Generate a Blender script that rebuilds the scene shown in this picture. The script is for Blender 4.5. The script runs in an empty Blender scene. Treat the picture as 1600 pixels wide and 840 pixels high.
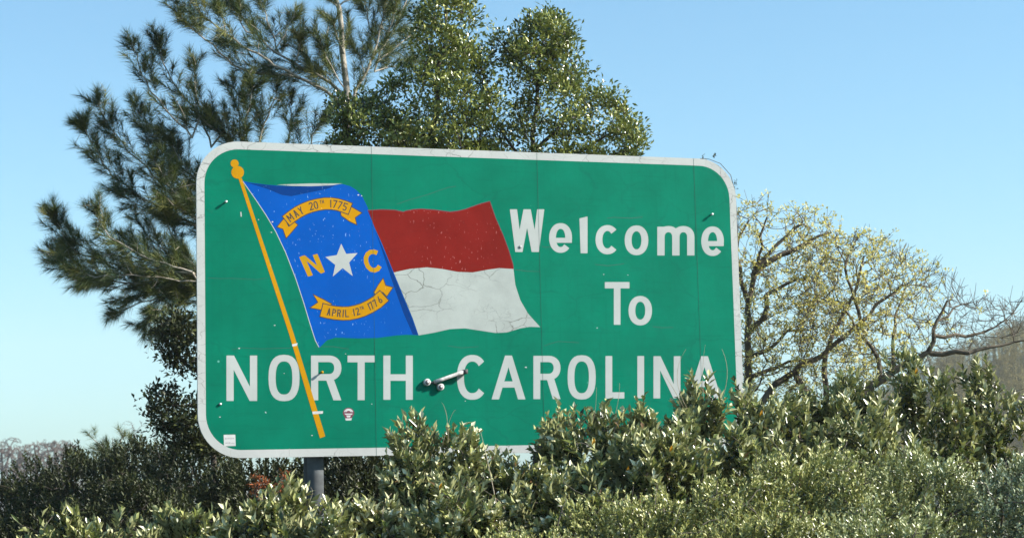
import bpy, bmesh, math, random
import numpy as np
from mathutils import Vector, Matrix
from mathutils.geometry import delaunay_2d_cdt

scene = bpy.context.scene
COL = scene.collection
R = math.radians
rng = np.random.default_rng(11)

# ------------------------------------------------------------------ camera, light, sky, exposure
CAM = np.array([0.0, 0.0, 1.6])
PITCH, ROLL, FPX = 0.11460589, -0.0249429, 3000.0      # focal length in pixels of a 1600 px wide picture
_fw = np.array([0, math.cos(PITCH), math.sin(PITCH)])
_up = np.array([0, -math.sin(PITCH), math.cos(PITCH)])
_rt = np.array([1.0, 0, 0])
CR = math.cos(ROLL) * _rt + math.sin(ROLL) * _up
CU = -math.sin(ROLL) * _rt + math.cos(ROLL) * _up
cam_data = bpy.data.cameras.new('camera')
cam_data.sensor_width = 36.0
cam_data.lens = 36.0 * FPX / 1600.0
cam_data.clip_start, cam_data.clip_end = 0.1, 20000.0
cam_data.dof.use_dof = True
cam_data.dof.focus_distance = 14.2
cam_data.dof.aperture_fstop = 4.5
cam = bpy.data.objects.new('camera', cam_data)
COL.objects.link(cam)
cam.matrix_world = Matrix(((CR[0], CU[0], -_fw[0], CAM[0]), (CR[1], CU[1], -_fw[1], CAM[1]),
                           (CR[2], CU[2], -_fw[2], CAM[2]), (0, 0, 0, 1)))
scene.camera = cam

SUN_AZ, SUN_EL = R(98), R(33)                 # azimuth clockwise from +Y (the way the camera looks)
SUN = Vector((math.sin(SUN_AZ) * math.cos(SUN_EL), math.cos(SUN_AZ) * math.cos(SUN_EL), math.sin(SUN_EL)))
sd = bpy.data.lights.new('sun', 'SUN')
sd.energy, sd.angle, sd.color = 5.0, R(0.5), (1.0, 0.94, 0.83)
sun = bpy.data.objects.new('sun', sd)
COL.objects.link(sun)
sun.rotation_euler = SUN.to_track_quat('Z', 'Y').to_euler()

world = bpy.data.worlds.new('World')
scene.world = world
world.use_nodes = True
wn = world.node_tree.nodes
sky = wn.new('ShaderNodeTexSky')
sky.sky_type = 'NISHITA'
sky.sun_disc = False
sky.sun_elevation, sky.sun_rotation = SUN_EL, SUN_AZ
sky.air_density, sky.dust_density, sky.ozone_density = 1.0, 1.0, 3.0
sky_tint = wn.new('ShaderNodeMix')                # the clear cyan cast of the whole sky
sky_tint.data_type, sky_tint.blend_type = 'RGBA', 'MULTIPLY'
sky_tint.inputs[0].default_value = 1.0
sky_tint.inputs[7].default_value = (0.64, 1.01, 1.05, 1)
world.node_tree.links.new(sky.outputs[0], sky_tint.inputs[6])
world.node_tree.links.new(sky_tint.outputs[2], wn['Background'].inputs[0])
wn['Background'].inputs[1].default_value = 0.09
scene.view_settings.view_transform = 'Standard'
scene.view_settings.look = 'None'
scene.view_settings.exposure = 1.14
scene.view_settings.gamma = 1.0
scene.view_settings.use_curve_mapping = False
scene.cycles.max_bounces = 8
scene.cycles.transparent_max_bounces = 4

def P(px, py, d):
    """world point seen at photo pixel (px, py) at camera depth d; arrays allowed"""
    px, py, d = np.broadcast_arrays(np.asarray(px, float), np.asarray(py, float), np.asarray(d, float))
    a = ((px - 800) / FPX * d)[..., None]
    b = ((420 - py) / FPX * d)[..., None]
    return CAM + a * CR + b * CU + d[..., None] * _fw

# ------------------------------------------------------------------ helpers
def prop(o, label=None, cat=None, group=None, kind=None):
    for k, v in (('label', label), ('category', cat), ('group', group), ('kind', kind)):
        if v:
            o[k] = v
    return o

def empty(name, loc, rz=0.0, **kw):
    o = bpy.data.objects.new(name, None)
    COL.objects.link(o)
    o.location = loc
    o.rotation_euler = (0, 0, rz)
    return prop(o, **kw)

def make(name, V, F, m, parent=None, tint=None, smooth=False, kind=None):
    """one mesh object from vertex and equal-sided face arrays"""
    V = np.ascontiguousarray(V, dtype=np.float32)
    F = np.ascontiguousarray(F, dtype=np.int32)
    n, k = F.shape
    me = bpy.data.meshes.new(name)
    me.vertices.add(len(V)); me.vertices.foreach_set('co', V.ravel())
    me.loops.add(n * k); me.loops.foreach_set('vertex_index', F.ravel())
    me.polygons.add(n)
    me.polygons.foreach_set('loop_start', np.arange(0, n * k, k, dtype=np.int32))
    me.polygons.foreach_set('loop_total', np.full(n, k, dtype=np.int32))
    if smooth:
        me.polygons.foreach_set('use_smooth', np.ones(n, dtype=bool))
    if tint is not None:
        a = me.attributes.new('tint', 'FLOAT', 'POINT')
        a.data.foreach_set('value', np.asarray(tint, dtype=np.float32))
    me.update(); me.validate()
    me.materials.append(m)
    o = bpy.data.objects.new(name, me)
    COL.objects.link(o)
    if parent is not None:
        o.parent = parent
    if kind:
        o['kind'] = kind
    return o

def join(parts):
    """join (V, F[, tint]) tuples of equal face size"""
    Vs, Fs, Ts, off = [], [], [], 0
    for p in parts:
        Vs.append(p[0]); Fs.append(p[1] + off); off += len(p[0])
        if len(p) > 2:
            Ts.append(p[2])
    return (np.concatenate(Vs), np.concatenate(Fs)) + ((np.concatenate(Ts),) if Ts else ())

def unit(a):
    return a / np.maximum(np.linalg.norm(a, axis=-1, keepdims=True), 1e-9)

def perp(d, g):
    """random unit vectors perpendicular to d"""
    r = unit(g.normal(size=d.shape))
    return unit(r - np.sum(r * d, -1, keepdims=True) * d)

# ------------------------------------------------------------------ materials
def nodes_of(name):
    m = bpy.data.materials.new(name)
    m.use_nodes = True
    t = m.node_tree
    return m, t, t.nodes, t.links, t.nodes['Principled BSDF']

def ramp(N, stops):
    r = N.new('ShaderNodeValToRGB')
    e = r.color_ramp.elements
    while len(e) < len(stops):
        e.new(0.5)
    for i, (p, c) in enumerate(stops):
        e[i].position = p
        e[i].color = (*c, 1)
    return r

def leaf_mat(name, stops, back=(0.2, 0.22, 0.12), rough=0.38, trans=0.25, spec=0.5, backmix=0.7):
    m, t, N, L, b = nodes_of(name)
    at = N.new('ShaderNodeAttribute'); at.attribute_name = 'tint'
    r = ramp(N, stops); L.new(at.outputs['Fac'], r.inputs[0])
    geo = N.new('ShaderNodeNewGeometry')
    mb = N.new('ShaderNodeMath'); mb.operation = 'MULTIPLY'; mb.inputs[1].default_value = backmix
    L.new(geo.outputs['Backfacing'], mb.inputs[0])
    mx = N.new('ShaderNodeMix'); mx.data_type = 'RGBA'
    L.new(mb.outputs[0], mx.inputs[0]); L.new(r.outputs[0], mx.inputs[6]); mx.inputs[7].default_value = (*back, 1)
    L.new(mx.outputs[2], b.inputs['Base Color'])
    b.inputs['Roughness'].default_value = rough
    b.inputs['Specular IOR Level'].default_value = spec
    tr = N.new('ShaderNodeBsdfTranslucent')
    mul = N.new('ShaderNodeMix'); mul.data_type = 'RGBA'; mul.blend_type = 'MULTIPLY'; mul.inputs[0].default_value = 1
    L.new(mx.outputs[2], mul.inputs[6]); mul.inputs[7].default_value = (1.0, 1.0, 0.5, 1)
    L.new(mul.outputs[2], tr.inputs[0])
    ms = N.new('ShaderNodeMixShader'); ms.inputs[0].default_value = trans
    L.new(b.outputs[0], ms.inputs[1]); L.new(tr.outputs[0], ms.inputs[2])
    L.new(ms.outputs[0], N['Material Output'].inputs[0])
    return m

def bark_mat(name, c1, c2, scale=30, rough=0.85):
    m, t, N, L, b = nodes_of(name)
    tc = N.new('ShaderNodeTexCoord')
    nz = N.new('ShaderNodeTexNoise'); nz.inputs['Scale'].default_value = scale; nz.inputs['Detail'].default_value = 6
    L.new(tc.outputs['Object'], nz.inputs[0])
    r = ramp(N, [(0.3, c1), (0.7, c2)]); L.new(nz.outputs[0], r.inputs[0])
    L.new(r.outputs[0], b.inputs['Base Color'])
    b.inputs['Roughness'].default_value = rough
    bp = N.new('ShaderNodeBump'); bp.inputs['Strength'].default_value = 0.5; bp.inputs['Distance'].default_value = 0.01
    L.new(nz.outputs[0], bp.inputs['Height']); L.new(bp.outputs[0], b.inputs['Normal'])
    return m

def sheet_mat(name, col, wear=None, crack=(0.02, 0.03, 0.03), cracks=0.0, chips=0.0, streak=0.0, rough=0.6,
              crack_scale=7.0, blotch=0.1, chip_scale=9.0, spec=0.04, scratch=0.0):
    """weathered reflective sheeting: blotches, hairline cracks, flaked chips, fine scratches"""
    m, t, N, L, b = nodes_of(name)
    tc = N.new('ShaderNodeTexCoord')
    def mapped(sx, sz, off=0.0):
        mp = N.new('ShaderNodeMapping'); mp.inputs['Scale'].default_value = (sx, 1, sz)
        mp.inputs['Location'].default_value = (off, 0, off * 0.7)
        L.new(tc.outputs['Object'], mp.inputs[0])
        return mp.outputs[0]
    def noise(vec, sc, det=4.0, rg=0.6):
        n = N.new('ShaderNodeTexNoise'); n.inputs['Scale'].default_value = sc
        n.inputs['Detail'].default_value = det; n.inputs['Roughness'].default_value = rg
        L.new(vec, n.inputs[0])
        return n.outputs[0]
    def rng_(v, a, bb, lo=0.0, hi=1.0):
        q = N.new('ShaderNodeMapRange'); q.inputs[1].default_value = a; q.inputs[2].default_value = bb
        q.inputs[3].default_value = lo; q.inputs[4].default_value = hi
        L.new(v, q.inputs[0])
        return q.outputs[0]
    def mul(a, c):
        q = N.new('ShaderNodeMath'); q.operation = 'MULTIPLY'; L.new(a, q.inputs[0])
        if isinstance(c, (int, float)):
            q.inputs[1].default_value = c
        else:
            L.new(c, q.inputs[1])
        return q.outputs[0]
    def mix(f, a, c):
        q = N.new('ShaderNodeMix'); q.data_type = 'RGBA'; L.new(f, q.inputs[0])
        for i, x in ((6, a), (7, c)):
            if isinstance(x, tuple):
                q.inputs[i].default_value = (*x, 1)
            else:
                L.new(x, q.inputs[i])
        return q.outputs[2]
    wear = wear or tuple(min(1, c * 0.6 + 0.35) for c in col)
    dark = tuple(c * (1 - 2.2 * blotch) for c in col)
    lite = tuple(min(1, c * (1 + blotch)) for c in col)
    c = mix(rng_(noise(mapped(1, 1), 2.3, 6), 0.3, 0.7), dark, lite)
    if streak:
        c = mix(mul(rng_(noise(mapped(1.2, 30, 3.0), 1.6, 5, 0.7), 0.56, 0.75), streak), c, tuple(x * 0.55 for x in col))
    if scratch:
        s = rng_(noise(mapped(70, 26, 1.3), 1.0, 2, 0.5), 0.66, 0.70)
        z = rng_(noise(mapped(1, 1, 7.0), 2.0, 2), 0.42, 0.6)
        c = mix(mul(mul(s, z), scratch), c, wear)
    if cracks:
        v = N.new('ShaderNodeTexVoronoi'); v.feature = 'DISTANCE_TO_EDGE'; v.inputs['Scale'].default_value = crack_scale
        w = N.new('ShaderNodeTexNoise'); w.inputs['Scale'].default_value = 5.0; w.inputs['Detail'].default_value = 5
        L.new(mapped(1, 1.6), w.inputs[0])
        ad = N.new('ShaderNodeMix'); ad.data_type = 'VECTOR'; ad.inputs[0].default_value = 0.16
        L.new(mapped(1, 1.6), ad.inputs[4]); L.new(w.outputs[1], ad.inputs[5])
        L.new(ad.outputs[1], v.inputs[0])
        e = rng_(v.outputs[0], 0.006, 0.024, 1.0, 0.0)
        g = rng_(noise(mapped(1, 1, 11.0), 1.7, 3), 0.42, 0.58)
        c = mix(mul(mul(e, g), cracks), c, crack)
        v2 = N.new('ShaderNodeTexVoronoi'); v2.feature = 'DISTANCE_TO_EDGE'; v2.inputs['Scale'].default_value = crack_scale * 2.7
        L.new(ad.outputs[1], v2.inputs[0])
        e = rng_(v2.outputs[0], 0.006, 0.03, 1.0, 0.0)
        g = rng_(noise(mapped(1, 1, 23.0), 3.0, 4), 0.50, 0.62)
        c = mix(mul(mul(e, g), cracks * 0.55), c, crack)
    if chips:
        v = N.new('ShaderNodeTexVoronoi'); v.inputs['Scale'].default_value = chip_scale
        v.inputs['Randomness'].default_value = 1.0
        L.new(mapped(1, 1, 4.0), v.inputs[0])
        e = rng_(v.outputs[0], 0.03, 0.07, 1.0, 0.0)
        g = rng_(noise(mapped(1, 1, 19.0), 3.1, 3), 0.57, 0.61)
        c = mix(mul(mul(e, g), chips), c, wear)
    if streak:                                        # each panel weathered to a slightly different tone, rain runs
        oi = N.new('ShaderNodeObjectInfo')
        hs = N.new('ShaderNodeHueSaturation')
        L.new(rng_(oi.outputs['Random'], 0, 1, 0.90, 1.08), hs.inputs['Value'])
        L.new(c, hs.inputs['Color'])
        c = mix(mul(rng_(noise(mapped(22, 0.9, 5.0), 1.0, 5, 0.65), 0.54, 0.72), 0.4), hs.outputs[0], tuple(x * 0.72 for x in col))
    L.new(c, b.inputs['Base Color'])
    b.inputs['Roughness'].default_value = rough
    b.inputs['Specular IOR Level'].default_value = spec
    bp = N.new('ShaderNodeBump'); bp.inputs['Strength'].default_value = 0.3; bp.inputs['Distance'].default_value = 0.01
    L.new(noise(mapped(1, 1, 2.0), 6.0, 6), bp.inputs['Height']); L.new(bp.outputs[0], b.inputs['Normal'])
    return m

def plain(name, col, rough=0.5, metal=0.0, var=0.1, scale=20.0):
    m, t, N, L, b = nodes_of(name)
    tc = N.new('ShaderNodeTexCoord')
    nz = N.new('ShaderNodeTexNoise'); nz.inputs['Scale'].default_value = scale; nz.inputs['Detail'].default_value = 5
    L.new(tc.outputs['Object'], nz.inputs[0])
    r = ramp(N, [(0.25, tuple(c * (1 - 2 * var) for c in col)), (0.75, tuple(min(1, c * (1 + var)) for c in col))])
    L.new(nz.outputs[0], r.inputs[0]); L.new(r.outputs[0], b.inputs['Base Color'])
    b.inputs['Roughness'].default_value = rough
    b.inputs['Metallic'].default_value = metal
    return m

M = {}
M['green'] = sheet_mat('green_sheeting', (0.0003, 0.158, 0.096), wear=(0.2, 0.5, 0.42), crack=(0.003, 0.10, 0.065), cracks=0.35,
                       chips=0.8, streak=0.45, crack_scale=2.6, blotch=0.08, chip_scale=7.0)
M['border'] = sheet_mat('border_sheeting', (0.44, 0.45, 0.44), crack=(0.14, 0.14, 0.13), cracks=0.8, blotch=0.06, crack_scale=9)
M['letter'] = sheet_mat('letter_sheeting', (0.40, 0.42, 0.41), crack=(0.36, 0.37, 0.37), cracks=0.45, blotch=0.06, crack_scale=12, streak=0.0)
M['blue'] = sheet_mat('blue_sheeting', (0.0003, 0.076, 0.38), wear=(0.35, 0.6, 0.85), chips=0.9, scratch=0.5, blotch=0.07, chip_scale=16)
M['deep_blue'] = sheet_mat('dark_blue_sheeting', (0.001, 0.035, 0.18), wear=(0.2, 0.4, 0.7), scratch=0.3, blotch=0.07)
M['red'] = sheet_mat('red_sheeting', (0.182, 0.012, 0.009), wear=(0.5, 0.25, 0.25), scratch=0.75, blotch=0.1, crack=(0.1, 0.01, 0.01), cracks=0.3, crack_scale=11)
M['white'] = sheet_mat('white_sheeting', (0.37, 0.40, 0.385), crack=(0.13, 0.13, 0.115), cracks=0.75, blotch=0.1, crack_scale=5.2)
M['gold'] = sheet_mat('gold_sheeting', (0.47, 0.225, 0.004), wear=(0.8, 0.6, 0.3), scratch=0.4, blotch=0.06)
M['yellow'] = sheet_mat('ochre_sheeting', (0.44, 0.24, 0.01), wear=(0.4, 0.25, 0.05), scratch=0.6, blotch=0.1)
M['black'] = plain('black_print', (0.02, 0.018, 0.014), 0.5)
M['seam'] = plain('seam_line', (0.004, 0.085, 0.055), 0.5)
M['seam_grey'] = plain('border_seam_line', (0.33, 0.33, 0.31), 0.6)
M['alu'] = plain('aluminium', (0.55, 0.55, 0.54), 0.4, 0.7)
M['steel'] = plain('galvanised_steel', (0.12, 0.13, 0.14), 0.6, 0.2, 0.2, 14.0)
M['paper'] = plain('white_sticker', (0.52, 0.52, 0.51), 0.5)
M['print'] = plain('grey_print', (0.35, 0.34, 0.35), 0.5)
M['maroon'] = plain('maroon_print', (0.13, 0.02, 0.04), 0.5)
M['wheel'] = plain('white_wheel', (0.56, 0.55, 0.54), 0.4)
M['hub'] = plain('dark_hub', (0.16, 0.10, 0.10), 0.5)
M['deck'] = plain('worn_deck', (0.62, 0.58, 0.55), 0.6, 0, 0.25, 40.0)
M['grip'] = plain('dark_deck_end', (0.06, 0.055, 0.055), 0.8)

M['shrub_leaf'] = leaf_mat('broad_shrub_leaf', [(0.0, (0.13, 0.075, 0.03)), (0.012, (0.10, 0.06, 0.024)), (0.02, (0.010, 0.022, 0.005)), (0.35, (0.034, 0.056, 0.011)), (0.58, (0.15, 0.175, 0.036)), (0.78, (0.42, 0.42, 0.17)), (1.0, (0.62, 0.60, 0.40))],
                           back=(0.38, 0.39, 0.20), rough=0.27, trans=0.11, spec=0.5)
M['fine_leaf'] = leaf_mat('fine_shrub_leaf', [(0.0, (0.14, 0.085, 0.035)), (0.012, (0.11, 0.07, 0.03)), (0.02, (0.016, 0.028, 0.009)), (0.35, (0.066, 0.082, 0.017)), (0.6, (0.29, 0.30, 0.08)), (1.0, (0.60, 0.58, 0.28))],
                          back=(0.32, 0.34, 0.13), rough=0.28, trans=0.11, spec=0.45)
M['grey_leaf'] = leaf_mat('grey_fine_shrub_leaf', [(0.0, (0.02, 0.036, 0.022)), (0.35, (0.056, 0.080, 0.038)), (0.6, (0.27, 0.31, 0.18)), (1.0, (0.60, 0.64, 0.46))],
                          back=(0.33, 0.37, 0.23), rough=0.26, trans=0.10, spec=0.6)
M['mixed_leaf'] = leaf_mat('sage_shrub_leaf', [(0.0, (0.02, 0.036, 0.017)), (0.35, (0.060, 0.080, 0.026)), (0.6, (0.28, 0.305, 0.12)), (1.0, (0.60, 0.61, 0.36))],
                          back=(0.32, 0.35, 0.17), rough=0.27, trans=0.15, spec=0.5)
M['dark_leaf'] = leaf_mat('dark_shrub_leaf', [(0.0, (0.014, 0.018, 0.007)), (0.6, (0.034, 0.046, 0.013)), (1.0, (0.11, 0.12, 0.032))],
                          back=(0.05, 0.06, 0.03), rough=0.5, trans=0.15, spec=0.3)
M['holly_leaf'] = leaf_mat('holly_leaf', [(0.0, (0.02, 0.034, 0.007)), (0.35, (0.042, 0.066, 0.011)), (0.52, (0.20, 0.225, 0.045)), (1.0, (0.56, 0.54, 0.2))],
                           back=(0.22, 0.26, 0.08), rough=0.24, trans=0.14, spec=0.5)
M['needle'] = leaf_mat('pine_needle', [(0.0, (0.014, 0.034, 0.018)), (0.4, (0.055, 0.085, 0.024)), (0.7, (0.22, 0.23, 0.06)), (1.0, (0.42, 0.37, 0.13))],
                       back=(0.06, 0.08, 0.04), rough=0.5, trans=0.15, spec=0.3, backmix=0.2)
M['blossom'] = leaf_mat('pale_blossom', [(0.0, (0.46, 0.40, 0.13)), (0.55, (0.74, 0.67, 0.34)), (1.0, (0.84, 0.80, 0.56))],
                        back=(0.55, 0.5, 0.2), rough=0.6, trans=0.4, spec=0.2, backmix=0.3)
M['rust_leaf'] = leaf_mat('rusty_dead_leaf', [(0.0, (0.16, 0.045, 0.015)), (1.0, (0.42, 0.13, 0.05))], back=(0.3, 0.11, 0.05), rough=0.7, trans=0.2, spec=0.2)
M['orange_leaf'] = leaf_mat('orange_leaf', [(0.0, (0.6, 0.25, 0.02)), (1.0, (0.65, 0.33, 0.03))], back=(0.6, 0.3, 0.05), rough=0.5, trans=0.3, spec=0.3)
M['bark'] = bark_mat('grey_bark', (0.10, 0.085, 0.065), (0.30, 0.26, 0.21))
M['pale_bark'] = bark_mat('pale_pine_bark', (0.20, 0.17, 0.14), (0.46, 0.41, 0.34))
M['dark_bark'] = bark_mat('dark_bark', (0.03, 0.024, 0.018), (0.11, 0.09, 0.07))
M['tan_bark'] = bark_mat('tan_bark', (0.045, 0.034, 0.024), (0.19, 0.15, 0.105), 18)
M['twig'] = bark_mat('dry_twig', (0.22, 0.17, 0.11), (0.42, 0.35, 0.25))
M['far_bark'] = bark_mat('far_bare_wood', (0.055, 0.04, 0.035), (0.12, 0.085, 0.068), 3)

# ------------------------------------------------------------------ ground
def smooth(a, b, x):
    t = np.clip((x - a) / (b - a), 0, 1)
    return t * t * (3 - 2 * t)

def height(x, y):
    h = 0.55 * smooth(6.5, 9.5, y) + 0.10 * np.sin(x * 0.6 + 1.0) * smooth(9, 12, y) * (1 - smooth(25, 60, y))
    h = h - 4.5 * smooth(35, 190, y)
    h = h + 25.5 * np.exp(-(((x - 84) / 40.0) ** 2) - ((y - 285) / 52.0) ** 2)
    h = h + 20 * np.exp(-(((x + 330) / 200.0) ** 2) - ((y - 1150) / 220.0) ** 2)
    return h

def build_ground():
    rad = np.concatenate([[0.0], np.linspace(2, 40, 39), 40 * (1500 / 40) ** np.linspace(0.03, 1, 70)])
    na = 180
    ang = np.linspace(0, 2 * math.pi, na, endpoint=False)
    X = rad[:, None] * np.sin(ang); Y = rad[:, None] * np.cos(ang)
    V = np.stack([X, Y, height(X, Y)], -1).reshape(-1, 3)
    i = np.arange(len(rad) - 1)[:, None] * na
    j = np.arange(na)[None]
    k = (j + 1) % na
    F = np.stack([i + j, i + k, i + na + k, i + na + j], -1).reshape(-1, 4)[:, ::-1]
    m, t, N, L, b = nodes_of('rough_grass_ground')
    tc = N.new('ShaderNodeTexCoord')
    n1 = N.new('ShaderNodeTexNoise'); n1.inputs['Scale'].default_value = 0.8; n1.inputs['Detail'].default_value = 8
    L.new(tc.outputs['Object'], n1.inputs[0])
    r = ramp(N, [(0.3, (0.03, 0.035, 0.012)), (0.55, (0.08, 0.08, 0.035)), (0.75, (0.13, 0.105, 0.06))])
    L.new(n1.outputs[0], r.inputs[0]); L.new(r.outputs[0], b.inputs['Base Color'])
    b.inputs['Roughness'].default_value = 0.95
    prop(make('ground', V, F, m, smooth=True), kind='structure')
build_ground()

# ------------------------------------------------------------------ the sign
SIGN_YAW = 0.33956499
SW, SH = 4.3315687, 2.30871015
SC = np.array([-0.23403498, 14.5, 1.6 + 1.43332132])
SGZ = float(height(SC[0], SC[1])) - 0.02
sign = empty('welcome_sign', (SC[0], SC[1], SGZ), SIGN_YAW, cat='sign',
             label='large green highway welcome sign with white border and painted flag above the hedge')
SE = np.array([math.cos(SIGN_YAW), math.sin(SIGN_YAW), 0])
SN = np.array([math.sin(SIGN_YAW), -math.cos(SIGN_YAW), 0])
ZC = SC[2] - SGZ                                # height of the board's centre above the sign's base

def s(px, py):
    """photo pixel -> (x, z) on the face of the board, in the sign's own frame"""
    d = (px - 800) / FPX * CR + (420 - py) / FPX * CU + _fw
    t = np.dot(SC - CAM, SN) / np.dot(d, SN)
    q = CAM + t * d - SC
    return (float(np.dot(q, SE)), float(q[2]) + ZC)

def flat(name, polys, out, m, parent, px=True, back=0.0):
    """union of 2D polygons as a thin sheet whose front stands `out` metres proud of the board"""
    vs, fs = [], []
    for pl in polys:
        i0 = len(vs)
        q = [s(*p) for p in pl] if px else list(pl)
        a = sum(q[i][0] * q[(i + 1) % len(q)][1] - q[(i + 1) % len(q)][0] * q[i][1] for i in range(len(q)))
        if abs(a) < 1e-10:
            continue
        if a < 0:
            q = q[::-1]
        vs += [Vector(p) for p in q]
        fs.append(list(range(i0, len(vs))))
    out = out * 0.22 if out > 0 else out           # sheeting is thin
    ov, oe, of, _, _, orig = delaunay_2d_cdt(vs, [], fs, 0, 1e-6)
    tris = [f for f, o in zip(of, orig) if o]
    edges = {}
    for f in tris:
        for i in range(len(f)):
            edges[(f[i], f[(i + 1) % len(f)])] = 1
    rim = [e for e in edges if (e[1], e[0]) not in edges]
    n = len(ov)
    V = [(v.x, -out, v.y) for v in ov] + [(v.x, -back, v.y) for v in ov]
    F = [tuple(f) for f in tris] + [(b_, a_, a_ + n, b_ + n) for a_, b_ in rim]
    me = bpy.data.meshes.new(name)
    me.from_pydata(V, [], F)
    me.validate(); me.update()
    me.materials.append(m)
    o = bpy.data.objects.new(name, me)
    COL.objects.link(o)
    o.parent = parent
    return o

def stroke(p, q, w, cap=0.0):
    p, q = np.array(p, float), np.array(q, float)
    d = (q - p) / max(np.linalg.norm(q - p), 1e-9)
    p, q = p - d * cap, q + d * cap
    n = np.array([-d[1], d[0]]) * w / 2
    return [tuple(p + n), tuple(q + n), tuple(q - n), tuple(p - n)]

def polyline(pts, w, closed=False):
    pts = [np.array(p, float) for p in pts]
    k = len(pts)
    off = []
    for i in range(k):
        a = pts[i - 1] if (i > 0 or closed) else None
        c = pts[(i + 1) % k] if (i < k - 1 or closed) else None
        d1 = (pts[i] - a) / np.linalg.norm(pts[i] - a) if a is not None else None
        d2 = (c - pts[i]) / np.linalg.norm(c - pts[i]) if c is not None else None
        d1 = d2 if d1 is None else d1
        d2 = d1 if d2 is None else d2
        n1, n2 = np.array([-d1[1], d1[0]]), np.array([-d2[1], d2[0]])
        n = n1 + n2
        n /= max(np.linalg.norm(n), 1e-6)
        n /= max(np.dot(n, n1), 0.45)
        off.append(n * w / 2)
    out = []
    for i in range(k if closed else k - 1):
        j = (i + 1) % k
        out.append([tuple(pts[i] + off[i]), tuple(pts[j] + off[j]), tuple(pts[j] - off[j]), tuple(pts[i] - off[i])])
    return out

def se(a, rx, ry, n):
    c, t = math.cos(a), math.sin(a)
    return (rx * math.copysign(abs(c) ** (2 / n), c), ry * math.copysign(abs(t) ** (2 / n), t))

def ring(cx, cy, rx, ry, w, a0=0, a1=360, n=28, sq=2.3, wy=None):
    """band of width w inside the (super)ellipse; angles in degrees, y down, clockwise from the right"""
    wy = wy or w
    out, prev = [], None
    for i in range(n + 1):
        a = R(a0 + (a1 - a0) * i / n)
        o, q = se(a, rx, ry, sq), se(a, rx - w, ry - wy, sq)
        cur = ((cx + o[0], cy + o[1]), (cx + q[0], cy + q[1]))
        if prev:
            out.append([prev[0], cur[0], cur[1], prev[1]])
        prev = cur
    return out

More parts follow.
